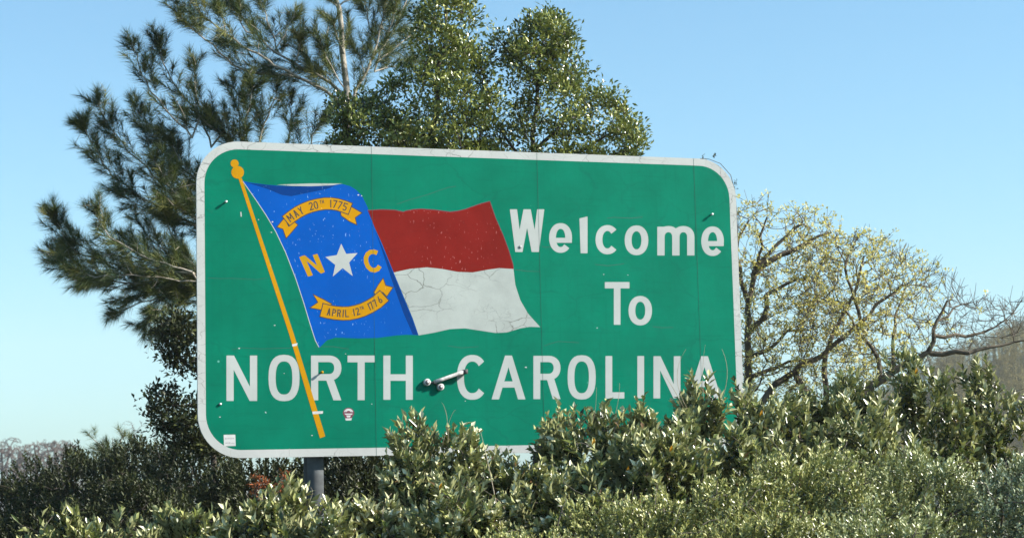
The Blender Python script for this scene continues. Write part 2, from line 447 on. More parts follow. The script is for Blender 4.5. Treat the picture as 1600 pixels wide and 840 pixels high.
def glyph(ch, x0, y0, x1, y1, w):
    """highway lettering as polygons in a box (y down), stem width w"""
    h, cx, cy, W = y1 - y0, (x0 + x1) / 2, (y0 + y1) / 2, x1 - x0
    rect = lambda a, b_, c, d: [(a, b_), (c, b_), (c, d), (a, d)]
    if ch == 'N':
        return [rect(x0, y0, x0 + w, y1), rect(x1 - w, y0, x1, y1), [(x0, y0), (x0 + w * 1.05, y0), (x1, y1), (x1 - w * 1.05, y1)]]
    if ch in 'O0':
        return ring(cx, cy, W / 2, h / 2, w, sq=2.5, wy=w * 0.92)
    if ch == 'o':
        return ring(cx, cy, W / 2, h / 2, w, sq=2.15, wy=w * 0.85)
    if ch in 'RP':
        bh = h * (0.56 if ch == 'R' else 0.58)
        r_ = bh / 2
        rx = min(r_, W * 0.62)
        out = [rect(x0, y0, x0 + w, y1), rect(x0, y0, x1 - rx, y0 + w * 0.92), rect(x0, y0 + bh - w * 0.92, x1 - rx, y0 + bh)]
        out += ring(x1 - rx, y0 + r_, rx, r_, w, -90, 90, 14, 2.2, wy=w * 0.92)
        if ch == 'R':
            xm = x0 + W * 0.48
            out.append([(xm, y0 + bh - w * 0.3), (xm + w * 1.1, y0 + bh - w * 0.3), (x1, y1), (x1 - w * 1.12, y1)])
        return out
    if ch == 'T':
        return [rect(x0, y0, x1, y0 + w * 0.95), rect(cx - w / 2, y0, cx + w / 2, y1)]
    if ch == 'H':
        return [rect(x0, y0, x0 + w, y1), rect(x1 - w, y0, x1, y1), rect(x0, cy - w * 0.48, x1, cy + w * 0.44)]
    if ch == 'C':
        return ring(cx + W * 0.05, cy, W * 0.55, h / 2, w, 42, 318, 26, 2.3, wy=w * 0.95)
    if ch == 'c':
        return ring(cx + W * 0.04, cy, W * 0.54, h / 2, w, 42, 318, 22, 2.1, wy=w * 0.85)
    if ch == 'A':
        yb = y0 + h * 0.66
        k = W * 0.5 * (1 - 0.66)
        return [[(x0, y1), (x0 + w * 1.08, y1), (cx + w * 0.5, y0), (cx - w * 0.5, y0)],
                [(x1 - w * 1.08, y1), (x1, y1), (cx + w * 0.5, y0), (cx - w * 0.5, y0)],
                rect(x0 + k + w * 0.1, yb - w * 0.45, x1 - k - w * 0.1, yb + w * 0.45)]
    if ch == 'L':
        return [rect(x0, y0, x0 + w, y1), rect(x0, y1 - w * 0.92, x1, y1)]
    if ch in 'I1':
        return [rect(cx - w / 2, y0, cx + w / 2, y1)] + ([[(cx - w / 2, y0), (cx - w / 2, y0 + w * 1.2), (cx - w * 1.3, y0 + w * 1.3)]] if ch == '1' and False else [])
    if ch == 'l':
        return [[(x0, y0 + w * 0.28), (x1, y0), (x1, y1), (x0 + W * 0.15, y1)]]
    if ch == 'W':
        q = W * 0.25
        a, b_ = x0 + q * 1.05, x1 - q * 1.05
        return [[(x0, y0), (x0 + w, y0), (a + w * 0.5, y1), (a - w * 0.5, y1)], [(cx - w * 0.5, y0), (cx + w * 0.5, y0), (a + w * 0.5, y1), (a - w * 0.5, y1)],
                [(cx - w * 0.5, y0), (cx + w * 0.5, y0), (b_ + w * 0.5, y1), (b_ - w * 0.5, y1)], [(x1 - w, y0), (x1, y0), (b_ + w * 0.5, y1), (b_ - w * 0.5, y1)]]
    if ch == 'e':
        return ring(cx, cy, W / 2, h / 2, w, 42, 362, 30, 2.15, wy=w * 0.85) + [rect(x0 + w * 0.6, cy - w * 0.02, x1 - 0.2, cy + w * 0.72)]
    if ch == 'm':
        q = (W - w) / 2
        rx = (q + w) / 2
        out = [rect(x0, y0 + w * 0.1, x0 + w, y1), rect(x0 + q, y0 + rx, x0 + q + w, y1), rect(x1 - w, y0 + rx, x1, y1)]
        for c in (x0 + rx, x0 + q + rx):
            out += ring(c, y0 + rx, rx, rx, w, 180, 360, 14, 2.2, wy=w * 0.85)
        return out
    if ch == 'M':
        return [rect(x0, y0, x0 + w, y1), rect(x1 - w, y0, x1, y1), [(x0, y0), (x0 + w, y0), (cx + w / 2, y0 + h * 0.7), (cx - w / 2, y0 + h * 0.7)],
                [(x1 - w, y0), (x1, y0), (cx + w / 2, y0 + h * 0.7), (cx - w / 2, y0 + h * 0.7)]]
    if ch == 'Y':
        return [rect(cx - w / 2, cy, cx + w / 2, y1), [(x0, y0), (x0 + w, y0), (cx + w / 2, cy + w * 0.4), (cx - w / 2, cy + w * 0.4)],
                [(x1 - w, y0), (x1, y0), (cx + w / 2, cy + w * 0.4), (cx - w / 2, cy + w * 0.4)]]
    if ch == '2':
        r_ = W / 2
        return ring(cx, y0 + r_, r_, r_, w, 190, 395, 14, 2.0) + [stroke((x1 - w * 0.7, y0 + r_ * 1.45), (x0 + w * 0.6, y1 - w * 0.6), w), rect(x0, y1 - w, x1, y1)]
    if ch == '7':
        return [rect(x0, y0, x1, y0 + w), [(x1 - w, y0 + w * 0.5), (x1, y0 + w * 0.5), (x0 + W * 0.45, y1), (x0 + W * 0.45 - w, y1)]]
    if ch == '5':
        r_ = h * 0.31
        return [rect(x0, y0, x1, y0 + w), rect(x0, y0, x0 + w, cy)] + ring(cx, y1 - r_, W / 2, r_, w, -130, 150, 16, 2.2)
    if ch == '6':
        r_ = h * 0.30
        return ring(cx, y1 - r_, W / 2, r_, w, 0, 360, 18, 2.2) + [[(x0 + W * 0.55, y0), (x0 + W * 0.55 + w, y0), (x0 + w, y1 - r_), (x0, y1 - r_)]]
    return []

# --- board: four butted panels, clipped out of one rounded rectangle
def rrect(hw, hh, r_, n=12):
    pts = []
    for cx_, cy_, a0 in ((hw - r_, hh - r_, 0), (-hw + r_, hh - r_, 90), (-hw + r_, -hh + r_, 180), (hw - r_, -hh + r_, 270)):
        for i in range(n + 1):
            a = R(a0 + 90 * i / n)
            pts.append((cx_ + r_ * math.cos(a), cy_ + r_ * math.sin(a) + ZC))
    return pts

def clip(poly, x, keep_right):
    out = []
    inside = lambda p: (p[0] >= x) == keep_right
    for i, p in enumerate(poly):
        q = poly[(i + 1) % len(poly)]
        if inside(p):
            out.append(p)
        if inside(p) != inside(q):
            t = (x - p[0]) / (q[0] - p[0])
            out.append((x, p[1] + t * (q[1] - p[1])))
    return out

BW, RO = 0.058, 0.315
seams = [s(583, 400)[0], s(843, 400)[0], s(1089, 400)[0]]
bounds = [-SW / 2 - 1] + seams + [SW / 2 + 1]
for i in range(4):
    pl = clip(clip(rrect(SW / 2 - 0.001, SH / 2 - 0.001, RO), bounds[i] + 0.0003, True), bounds[i + 1] - 0.0003, False)
    o = flat('panel', [pl], 0.0, M['green'], sign, px=False, back=-0.02)
    # a back sheet so the board is closed behind
outer, inner = rrect(SW / 2, SH / 2, RO), rrect(SW / 2 - BW, SH / 2 - BW, RO - BW)
k = len(outer)
flat('border', [[outer[i], outer[(i + 1) % k], inner[(i + 1) % k], inner[i]] for i in range(k)], 0.0016, M['border'], sign, px=False, back=-0.021)
flat('back_sheet', [rrect(SW / 2 - 0.006, SH / 2 - 0.006, RO)], -0.0202, M['alu'], sign, px=False, back=-0.026)

def box(x0, x1, y0, y1, z0, z1):
    V = np.array([(x, y, z) for z in (z0, z1) for y in (y0, y1) for x in (x0, x1)], float)
    F = np.array([(0, 1, 3, 2)[::-1], (4, 5, 7, 6), (0, 1, 5, 4), (1, 3, 7, 5), (3, 2, 6, 7), (2, 0, 4, 6)])
    return V, F

# rails behind and two steel posts of H section
for z in (-0.8, 0.0, 0.8):
    make('rail', *join([box(-SW / 2 + 0.1, SW / 2 - 0.1, 0.026, 0.066, ZC + z - 0.03, ZC + z + 0.03)]), M['alu'], sign)
px0 = s(497, 740)[0]
for x in (px0, 1.15):
    make('post', *join([box(x - 0.058, x + 0.058, 0.068, 0.080, -0.3, ZC + SH / 2 - 0.15),
                        box(x - 0.058, x + 0.058, 0.196, 0.208, -0.3, ZC + SH / 2 - 0.15),
                        box(x - 0.005, x + 0.005, 0.080, 0.196, -0.3, ZC + SH / 2 - 0.15)]), M['steel'], sign)

# --- lettering
for ch, x0, y0, x1, y1 in (('N', 353.8, 555, 401.8, 625.8), ('O', 419.5, 553.8, 468, 626.2), ('R', 486, 555, 533.4, 624.8), ('T', 543, 555, 585.5, 624.6),
                           ('H', 599, 555, 645, 624), ('C', 714, 554, 757.5, 624), ('A', 768, 555, 821, 623.4), ('R', 833.4, 555.4, 875.8, 623),
                           ('O', 886.8, 554.4, 930.8, 623.6), ('L', 946, 555.7, 975.5, 622), ('I', 995.4, 555.7, 1006.8, 621.8), ('N', 1021, 556, 1063.2, 621.8),
                           ('A', 1074.5, 556, 1127, 621.8)):
    flat('letter', glyph(ch, x0, y0, x1, y1, 11.3 - (x0 - 350) * 0.0012), 0.003, M['letter'], sign)
for ch, x0, y0, x1, y1, w in (('W', 796.6, 326.9, 850.5, 393.5, 11.2), ('e', 858, 348.4, 893.8, 394.8, 10.6), ('l', 905.3, 338, 918, 395.6, 11), ('c', 930.4, 351.5, 965, 397.2, 10.8),
                              ('o', 976, 352, 1013, 398.6, 10.8), ('m', 1027, 353, 1085, 399, 11.4), ('e', 1095.7, 353.6, 1131, 399.8, 10.6),
                              ('T', 945, 440.4, 983.5, 507, 10.4), ('o', 982, 462, 1018.8, 508, 10.6)):
    flat('letter', glyph(ch, x0, y0, x1, y1, w), 0.003, M['letter'], sign)

# --- flag
blue_top = [(378.8, 282.5), (393.8, 285.5), (417.5, 288.5), (435, 290), (462, 291), (485, 291), (512.5, 290), (535, 287.5)]
blue_right = [(547.5, 291), (557, 297), (565, 305), (573.8, 322.5), (585, 355), (597.5, 382.5), (615, 425.4), (629, 459.5), (644.5, 496.7), (653.8, 523.3)]
blue_low = [(636, 522.6), (619.5, 523.6), (590, 527.5), (560, 528.2), (539, 527.6), (524, 527), (511, 531), (498.8, 543)]
blue_left = [(492.9, 532), (489, 520), (483.6, 503), (474.3, 472), (462, 434.8), (446.4, 394.5), (431, 362), (415.5, 335.7), (400, 312.5)]
flat('flag_field', [blue_top + blue_right + blue_low + blue_left], 0.0020, M['blue'], sign)
flat('flag_fold', [[(383, 284.6), (393.8, 286), (435, 290.6), (485, 291.4), (525, 289.4), (512, 295), (475, 302.5), (455, 306.6), (440, 304.5), (420, 296)]], 0.0026, M['deep_blue'], sign)
flat('flag_fold', [[(585, 356), (596, 382), (614.4, 426), (628.4, 460), (644, 497), (653.3, 523), (645, 522.4), (630, 488), (612, 437), (598, 394)]], 0.0026, M['deep_blue'], sign)
flat('flag_edge', [[(433, 288.6), (455, 287.6), (485, 286.6), (512, 286.6), (535, 286.6), (520, 289.4), (485, 291), (455, 290.4)]], 0.0032, M['white'], sign)
flat('flag_edge', polyline([(379.6, 283.5)] + blue_left[::-1] + [(498.4, 542)], 1.1), 0.0032, M['letter'], sign)
red_top = [(574.3, 328.7), (595.7, 327.2), (616.5, 328), (630, 331), (634.4, 329.3), (646, 327.2), (658.2, 326.3), (679, 327.8), (702.9, 331), (715, 329.6), (726.7, 326.9), (750.5, 318.3), (765.4, 314.4)]
red_side = [(774.3, 340.6), (786.2, 367.4), (795, 391.2), (801.7, 413.5), (802.3, 420)]
mid = [(780, 418.6), (762.4, 421), (738.6, 425.4), (714.8, 424.5), (691, 420), (667, 417.4), (640.4, 419.8), (615.2, 425.4)]
edge_r = [(597.9, 382.5), (585.4, 355)]
flat('red_stripe', [red_top + red_side + mid + edge_r], 0.0020, M['red'], sign)
flat('white_stripe', [mid[::-1] + [(802.3, 420), (805.2, 444.8), (813, 468.6), (824.9, 489.4), (844.2, 510.8), (827.9, 510.2), (813, 512.6), (792, 519), (774.3, 519.8), (750.5, 516.2), (726.7, 512.6),
      (702.9, 513.8), (679, 519.2), (654.2, 523.6), (644.9, 496.7), (629.4, 459.5)]], 0.0020, M['white'], sign)
flat('stripe_edge', polyline(red_top, 1.1) + polyline([(765.4, 314.4)] + red_side, 0.9), 0.0030, M['maroon'], sign)
star = []
for a, b_ in zip([(430, 325), (513, 372), (488, 488), (388, 490), (350, 392)], [(455, 376), (470, 420), (437, 448), (400, 432), (408, 382)]):
    star += [(400 + a[0] * 0.3095, 280 + a[1] * 0.3095), (400 + b_[0] * 0.3095, 280 + b_[1] * 0.3095)]
flat("star", [star], 0.0034, M["letter"], sign)
c2 = lambda x, y: (400 + x * 0.3095, 280 + y * 0.3095)
flat('letter', [[c2(218, 392), c2(243, 384), c2(287, 484), c2(262, 491)], [c2(228, 388), c2(246, 383), c2(347, 468), c2(328, 476)], [c2(286, 382), c2(310, 376), c2(347, 466), c2(324, 474)]], 0.0034, M['yellow'], sign)
cc = []
pc = [(612, 372), (597, 366), (578, 367), (563, 378), (555, 396), (556, 418), (565, 440), (580, 455), (598, 459), (614, 453), (625, 437)]
flat('letter', polyline([c2(*p) for p in pc], 7.0), 0.0034, M['yellow'], sign)

def along(pts):
    pts = np.array(pts, float)
    d = np.concatenate([[0], np.cumsum(np.linalg.norm(np.diff(pts, axis=0), axis=1))])
    def f(x):
        i = min(max(int(np.searchsorted(pts[:, 0], x)) - 1, 0), len(pts) - 2)
        t = (x - pts[i, 0]) / (pts[i + 1, 0] - pts[i, 0])
        p = pts[i] + t * (pts[i + 1] - pts[i])
        j0, j1 = max(i - 1, 0), min(i + 2, len(pts) - 1)
        tg = pts[j1] - pts[j0]
        return p, tg / np.linalg.norm(tg)
    return f

def ribbon(conv, centre, half, tails, text, th, tw):
    pts = [np.array(conv(*p)) for p in centre]
    band = polyline(pts, half * 2)
    tl = [[conv(*p) for p in t] for t in tails]
    rb = flat('ribbon', tl + band, 0.0044, M['gold'], sign)
    rim = []
    for t in tl:
        rim += polyline(t, 1.3, True)
    up = [tuple(np.array(q[0])) for q in band] + [band[-1][1]]
    lo = [tuple(np.array(q[3])) for q in band] + [band[-1][2]]
    rim += polyline(up + lo[::-1], 1.4, True)
    for t in tl:
        flat('outline', polyline(t, 1.3, True), 0.0047, M['black'], rb)
    flat('band', band, 0.0050, M['gold'], rb)
    flat('outline', polyline(up + lo[::-1], 1.4, True), 0.0054, M['black'], rb)
    f = along([tuple(p) for p in pts])
    for ch, x, y, k in text:
        p, tg = f(conv(x, y)[0])
        nn = np.array([-tg[1], tg[0]])
        w_, h_ = tw * k * (0.4 if ch in '1I' else 1.25 if ch == 'M' else 1.0), th * k
        sh = -th * (1 - k) / 2 * (1 if k < 1 else 0)
        flat('letter', [[tuple(p + tg * a + nn * b_) for a, b_ in poly]
                        for poly in glyph(ch, -w_ / 2, -h_ / 2 + sh, w_ / 2, h_ / 2 + sh, 1.7 * max(k, 0.55))], 0.0056, M['black'], rb)

c1 = lambda x, y: (300 + x * 0.25, 210 + y * 0.25)
ribbon(c1, [(587, 541), (622, 513), (660, 487), (700, 466), (740, 450), (785, 439), (830, 432), (870, 432), (910, 438), (950, 450), (990, 465)], 9.4,
       [[(578, 520), (530, 578), (568, 592), (588, 650), (622, 612), (662, 565), (640, 545), (604, 574)], [(990, 448), (1062, 490), (1020, 520), (1030, 565), (985, 545), (932, 508), (928, 482), (960, 478)]],
       [('M', 614, 0, 1), ('A', 649, 0, 1), ('Y', 680, 0, 1), ('2', 744, 0, 1), ('0', 774, 0, 1), ('T', 806, 0, .45), ('H', 820, 0, .45), ('1', 867, 0, 1), ('7', 893, 0, 1), ('7', 924, 0, 1), ('5', 956, 0, 1)], 12.4, 6.6)
ribbon(c2, [(330, 659), (365, 668), (400, 674), (440, 677), (470, 676), (505, 669), (540, 658), (575, 641), (610, 620), (648, 586)], 10.6,
       [[(334, 660), (272, 648), (312, 620), (288, 580), (340, 605), (382, 628), (375, 642), (337, 626)], [(660, 592), (692, 545), (655, 535), (642, 498), (618, 530), (595, 570), (602, 584), (640, 570)]],
       [('A', 368, 0, 1), ('P', 394, 0, 1), ('R', 419, 0, 1), ('I', 440, 0, 1), ('L', 459, 0, 1), ('1', 494, 0, 1), ('2', 513, 0, 1), ('T', 532, 0, .45), ('H', 543, 0, .45), ('1', 571, 0, 1), ('7', 583, 0, 1), ('7', 602, 0, 1), ('6', 624, 0, 1)], 11.6, 5.8)

# --- painted flagstaff
pole = flat('flagpole', [[(372.6, 279), (377.6, 278), (458.4, 519.5), (508.2, 680.9), (499.8, 684), (451.6, 521.4)]], 0.0060, M['gold'], sign)
fin = ring(366.5, 255.5, 6.3, 6.3, 6.2, sq=2) + ring(371.3, 269.3, 9.9, 9.9, 9.8, sq=2)
flat('finial', fin, 0.0066, M['gold'], pole)

# --- seams, border joints
for x in (583, 843, 1089):
    u = s(x, 400)[0]
    flat('seam', [[(u - 0.0009, ZC - SH / 2 + 0.002), (u + 0.0009, ZC - SH / 2 + 0.002), (u + 0.0009, ZC + SH / 2 - 0.002), (u - 0.0009, ZC + SH / 2 - 0.002)]], 0.0068, M['seam'], sign, px=False)
jt = []
for x, y0, y1 in ((990.8, 244.8, 255.4), (1103, 248.3, 258), (704, 233.6, 245), (783, 697, 708), (452, 700, 712), (360, 703, 714)):
    jt.append(stroke((x, y0), (x, y1), 0.7))
for x0, x1, y in ((305.4, 317.6, 270.5), (307, 319, 344.5), (310, 321.5, 563), (311, 323, 657), (1142, 1151.5, 297), (1146, 1155, 407), (1150, 1160, 520)):
    jt.append(stroke((x0, y), (x1, y + 0.3), 0.7))
for q in jt:
    flat('border_joint', [q], 0.0022, M['seam_grey'], sign)

ck = plain('crack_line', (0.004, 0.075, 0.05), 0.6)
for pts in ([(325, 434), (345, 435), (362, 434.6), (400, 436.5), (418, 434)], [(362, 546), (376, 543), (410, 544.6), (454, 543)], [(492, 541.5), (520, 541), (545, 545)], [(804, 421), (824, 423.6), (844, 424)],
            [(847, 385), (852, 386), (860, 385.4)], [(948, 341), (960, 339.4), (985, 341), (1004, 339)], [(1020, 510), (1034, 511.6), (1052, 511)], [(620, 319), (640, 312), (668, 304), (700, 293), (712, 291)],
            [(930, 413), (950, 415), (975, 412)], [(700, 540), (722, 543), (748, 541)], [(850, 540), (872, 533), (905, 535)]):
    flat('crack', polyline(pts, 0.8), 0.0012, ck, sign)
# --- flaked spots, bolts, stickers
for x, y, r_ in ((373.8, 543.8, 2.0), (343.8, 651, 1.6), (487.5, 679.5, 1.7), (821.5, 573.3, 2.4), (415, 643.2, 1.5), (415.5, 644.5, 1.3), (444, 583, 1.0), (581, 630.5, 1.3), (540, 552.5, 1.2),
                 (424, 363, 1.6), (404, 343, 1.3), (425.6, 346.6, 2.0), (943.4, 428.5, 1.2), (933, 512, 1.4), (727, 626, 1.2), (981, 429.5, 1.1), (560, 304.5, 2.0), (565, 306, 1.4), (429, 508, 1.6)):
    r_ *= 0.8
    flat('flake', [[(x + r_ * (0.7 + 0.5 * rng.random()) * math.cos(a), y + r_ * 0.7 * (0.6 + 0.6 * rng.random()) * math.sin(a)) for a in np.linspace(0, 6.28, 8)[:-1]]], 0.0072, M['paper'], sign)
flat('flake', [stroke((376.3, 331), (376.9, 338.5), 1.5)], 0.0072, M['paper'], sign)

def tube_mesh(pts, rad, n=8, caps=True):
    pts = np.array(pts, float); rad = np.array(rad, float)
    k = len(pts)
    tg = unit(np.gradient(pts, axis=0))
    ref = np.array([0.31, 0.55, 0.77])
    a = unit(np.cross(tg, ref)); b_ = np.cross(tg, a)
    t = np.linspace(0, 2 * math.pi, n, endpoint=False)
    V = (pts[:, None] + rad[:, None, None] * (np.cos(t)[None, :, None] * a[:, None] + np.sin(t)[None, :, None] * b_[:, None])).reshape(-1, 3)
    i = np.arange(k - 1)[:, None] * n; j = np.arange(n)[None]; q = (j + 1) % n
    F = np.stack([i + j, i + q, i + n + q, i + n + j], -1).reshape(-1, 4)
    if caps:
        c0, c1_ = len(V), len(V) + 1
        V = np.concatenate([V, pts[:1], pts[-1:]])
        e0 = [(c0, (x + 1) % n, x, x) for x in range(n)]
        e1 = [(c1_, (k - 1) * n + x, (k - 1) * n + (x + 1) % n, (k - 1) * n + (x + 1) % n) for x in range(n)]
        F = np.concatenate([F, np.array(e0)[:, :4], np.array(e1)])
    T = np.concatenate([F[:, [0, 1, 2]], F[:, [0, 2, 3]]])
    T = T[(T[:, 0] != T[:, 1]) & (T[:, 1] != T[:, 2]) & (T[:, 0] != T[:, 2])]
    return V, T

for x, y, L_, m in ((352, 316, 0.034, 'alu'), (1110.5, 335.5, 0.034, 'alu'), (502, 581.5, 0.036, 'gold'), (344, 631, 0.012, 'alu')):
    u, z = s(x, y)
    b_ = make('bolt', *tube_mesh([(u, 0, z), (u, -L_ + 0.012, z)], [0.006, 0.006]), M[m], sign)
    make('bolt_head', *tube_mesh([(u, -L_ + 0.012, z), (u, -L_, z)], [0.011, 0.0105], 6), M[m], b_)
# a rusty bolt mark on the W and tape round the staff
u, z = s(812.8, 385.5)
make('bolt', *tube_mesh([(u, 0, z), (u, -0.007, z)], [0.013, 0.012], 6), M['print'], sign)
tp = flat('tape_strip', [[(488, 642.4), (504.8, 641.6), (504.4, 645.6), (488.4, 646.6)]], 0.0070, M['paper'], sign)
flat('tape_strip', [[(456, 537.6), (465, 535.4), (464, 539.6), (457, 541)]], 0.0070, M['paper'], sign)
flat('print', [stroke((492, 644.4), (501, 643.8), 1.0)], 0.0074, M['print'], tp)
st = flat('sticker', [[(349.4, 678.6), (367.6, 678.3), (368.3, 696), (350, 696.6)]], 0.0034, M['paper'], sign)
flat('print', [stroke((351.6, 684.6), (354.2, 684.5), 2.4), stroke((355, 684.5), (359, 684.3), 2.0), stroke((360, 684.3), (362, 684.2), 2.4), stroke((363, 684.2), (366, 684.1), 2.2),
               stroke((352, 691.5), (356, 691.4), 2.0), stroke((356.8, 691.3), (360, 691.2), 2.2), stroke((361, 692), (366.6, 691.8), 0.9)], 0.0038, M['print'], st)
em = flat('emblem_sticker', ring(544.6, 644.4, 8.8, 8.0, 7.9, sq=2) + [[(536.4, 646), (552.8, 646), (548.6, 654.8), (540.6, 654.8)]], 0.0032, M['maroon'], sign)
flat('print', ring(544.6, 644.6, 7.4, 6.8, 1.8, 195, 345, 12, 2) + [[(537.8, 645.4), (551.4, 645.4), (549.4, 647.4), (539.8, 647.4)], [(541, 648.4), (548.2, 648.4), (546.8, 651.4), (542.4, 651.4)],
     [(539.4, 653), (549.8, 652.6), (549, 656), (540.2, 656.4)]], 0.0036, M['paper'], em)
flat('print', ring(544.6, 644.2, 5.0, 4.6, 1.5, 200, 340, 10, 2), 0.0036, M['wheel'], em)

# --- the little skateboard fixed to the board (its own thing)
def sw_(x, y, out):
    u, z = s(x, y)
    return SC + SE * u + np.array([0, 0, z - ZC]) + SN * out
base = sw_(697, 590, 0.01)
sk = empty('skateboard', base, 0, cat='skateboard', label='small worn skateboard with white wheels stuck to the sign before the letter C')
top = [sw_(x, y, o_) - base for x, y, o_ in ((677, 596.5, 0.026), (690, 592.3, 0.027), (702, 588.0, 0.028), (714, 583.6, 0.029), (726, 580.5, 0.030))]
def slab(pts, wid, th):
    pts = np.array(pts); V = []
    dwn = np.array([0.0, 0, -1])
    for i, p in enumerate(pts):
        k_ = th
        V += [p + SN * wid * 0.5 - dwn * k_ * 0.5, p + SN * wid * 0.5 + dwn * k_ * 0.5, p - SN * wid * 0.5 + dwn * k_ * 0.5, p - SN * wid * 0.5 - dwn * k_ * 0.5]
    F = []
    for i in range(len(pts) - 1):
        for j in range(4):
            F.append((i * 4 + j, i * 4 + (j + 1) % 4, i * 4 + 4 + (j + 1) % 4, i * 4 + 4 + j))
    F += [(3, 2, 1, 0), tuple(4 * (len(pts) - 1) + j for j in range(4))]
    return np.array(V), np.array(F)
make('deck', *slab(top, 0.045, 0.027), M['deck'], sk)
make('deck_end', *slab([sw_(721.5, 581.6, 0.031) - base, sw_(727.5, 580.4, 0.032) - base], 0.048, 0.036), M['grip'], sk)
for x, y in ((666.2, 597), (687.2, 604.4)):
    a = sw_(x, y, 0.0) - base
    w_ = make('wheel', *tube_mesh([a + SN * 0.001, a + SN * 0.026, a + SN * 0.032], [0.027, 0.027, 0.023], 14), M['wheel'], sk)
    make('hub', *tube_mesh([a + SN * 0.030, a + SN * 0.0335], [0.018, 0.017], 12), M['hub'], w_)
    make('axle_nut', *tube_mesh([a + SN * 0.033, a + SN * 0.039], [0.010, 0.009], 6), M['wheel'], w_)
make('truck', *tube_mesh([sw_(666.2, 597, 0.012) - base, sw_(677, 597.5, 0.016) - base, sw_(687.2, 604.4, 0.012) - base], [0.006, 0.008, 0.006]), M['steel'], sk)

# ------------------------------------------------------------------ vegetation kit
def leaves(pos, d, n, ln, wd, g, fold=0.25, curl=0.12, cuts=4):
    """leaf blades: pos base, d direction, n upper-side normal (made perpendicular to d)"""
    n = unit(n - np.sum(n * d, -1, keepdims=True) * d)
    sd_ = np.cross(d, n)
    ln, wd = ln[:, None], wd[:, None]
    b_ = pos
    l = pos + d * ln * 0.52 - sd_ * wd * 0.5 + n * wd * fold
    r = pos + d * ln * 0.52 + sd_ * wd * 0.5 + n * wd * fold
    t = pos + d * ln - n * ln * curl
    k = len(pos)
    i = np.arange(k)[:, None]
    if cuts == 4:
        m = pos + d * ln * 0.5
        if cuts == 6:
            r2 = pos + d * ln * 0.82 + sd_ * wd * 0.38 + n * (wd * fold * 0.6 - ln * curl * 0.5)
            l2 = pos + d * ln * 0.82 - sd_ * wd * 0.38 + n * (wd * fold * 0.6 - ln * curl * 0.5)
            r1 = pos + d * ln * 0.38 + sd_ * wd * 0.46 + n * wd * fold
            l1 = pos + d * ln * 0.38 - sd_ * wd * 0.46 + n * wd * fold
            V = np.stack([b_, r1, r2, t, l2, l1, m], 1).reshape(-1, 3)
            F = np.concatenate([i * 7 + np.array([[j, (j + 1) % 6, 6]]) for j in range(6)])
            return V, F, 7
        V = np.stack([b_, r, l, t, m], 1).reshape(-1, 3)
        F = np.concatenate([i * 5 + np.array([[0, 1, 4]]), i * 5 + np.array([[0, 4, 2]]), i * 5 + np.array([[4, 1, 3]]), i * 5 + np.array([[2, 4, 3]])])
        return V, F, 5
    V = np.stack([b_, r, t, l], 1).reshape(-1, 3)
    F = np.concatenate([i * 4 + np.array([[0, 1, 2]]), i * 4 + np.array([[0, 2, 3]])])
    return V, F, 4

def grow(limbs, targets, g, seg=0.12, rmin=0.003, p=0.5, bow=0.10, drive=0.4):
    """limbs: list of (points, base radius, tip radius); twigs are grown from them to reach every target"""
    pos, par, flo, lid = [], [], [], []
    for li, (pts, r0, r1) in enumerate(limbs):
        pts = np.array(pts, float)
        d = np.linalg.norm(np.diff(pts, axis=0), axis=1)
        c = np.concatenate([[0], np.cumsum(d)])
        k = max(3, int(c[-1] / seg) + 1)
        tt = np.linspace(0, c[-1], k)
        q = np.stack([np.interp(tt, c, pts[:, j]) for j in range(3)], 1)
        q[1:-1] += g.normal(size=(k - 2, 3)) * seg * 0.09
        if pos:
            A = np.array(pos)
            dd = np.linalg.norm(A - q[0], axis=1)
            parent = int(dd.argmin())
        else:
            parent = -1
        for j in range(k):
            pos.append(q[j]); par.append(parent); lid.append(li); parent = len(pos) - 1
            flo.append(r0 + (r1 - r0) * j / (k - 1))
    n0 = len(pos)
    cap = n0 + len(targets) * 40
    A = np.zeros((cap, 3)); A[:n0] = pos
    par = par + [0] * (cap - n0); flo = flo + [0.0] * (cap - n0); lid = lid + [0] * (cap - n0)
    n = n0
    ends = []
    PA = np.full(cap, -1); PA[:n0] = par[:n0]
    if len(targets):
        d0 = np.array([np.linalg.norm(A[:n0] - t, axis=1).min() for t in targets])
        for ti in np.argsort(d0):
            t = targets[ti]
            dd = np.linalg.norm(A[:n] - t, axis=1)
            near = np.argpartition(dd, min(24, n - 1))[:25]
            v = t - A[near]
            pv = A[near] - A[np.maximum(PA[near], 0)]
            co = np.sum(unit(v) * unit(pv), 1)
            j = int(near[np.argmin(dd[near] * (1 + 0.55 * (1 - co)))]); d = dd[j]
            k = max(2, min(38, int(d / seg) + 1))
            pd = A[j] - A[par[j]] if par[j] >= 0 else np.array([0, 0, 1.0])
            pd = pd / max(np.linalg.norm(pd), 1e-6)
            ctl = A[j] + (t - A[j]) * 0.35 + pd * d * drive * 0.5 + g.normal(size=3) * d * bow
            last = j
            for q in range(1, k + 1):
                u = q / k
                A[n] = (1 - u) ** 2 * A[j] + 2 * u * (1 - u) * ctl + u * u * t
                par[n] = last; PA[n] = last; lid[n] = lid[j]; last = n; n += 1
            ends.append(last)
    A = A[:n]; par = np.array(par[:n]); flo = np.array(flo[:n])
    cnt = np.ones(n) * 0.0
    child = np.bincount(par[par >= 0], minlength=n)
    cnt[child == 0] = 1
    for i in range(n - 1, -1, -1):
        if par[i] >= 0:
            cnt[par[i]] += cnt[i]
    rad = np.maximum(rmin * cnt ** p, flo)
    grow.limb = np.array(lid[:n])
    return A, par, rad, np.array(ends, int)

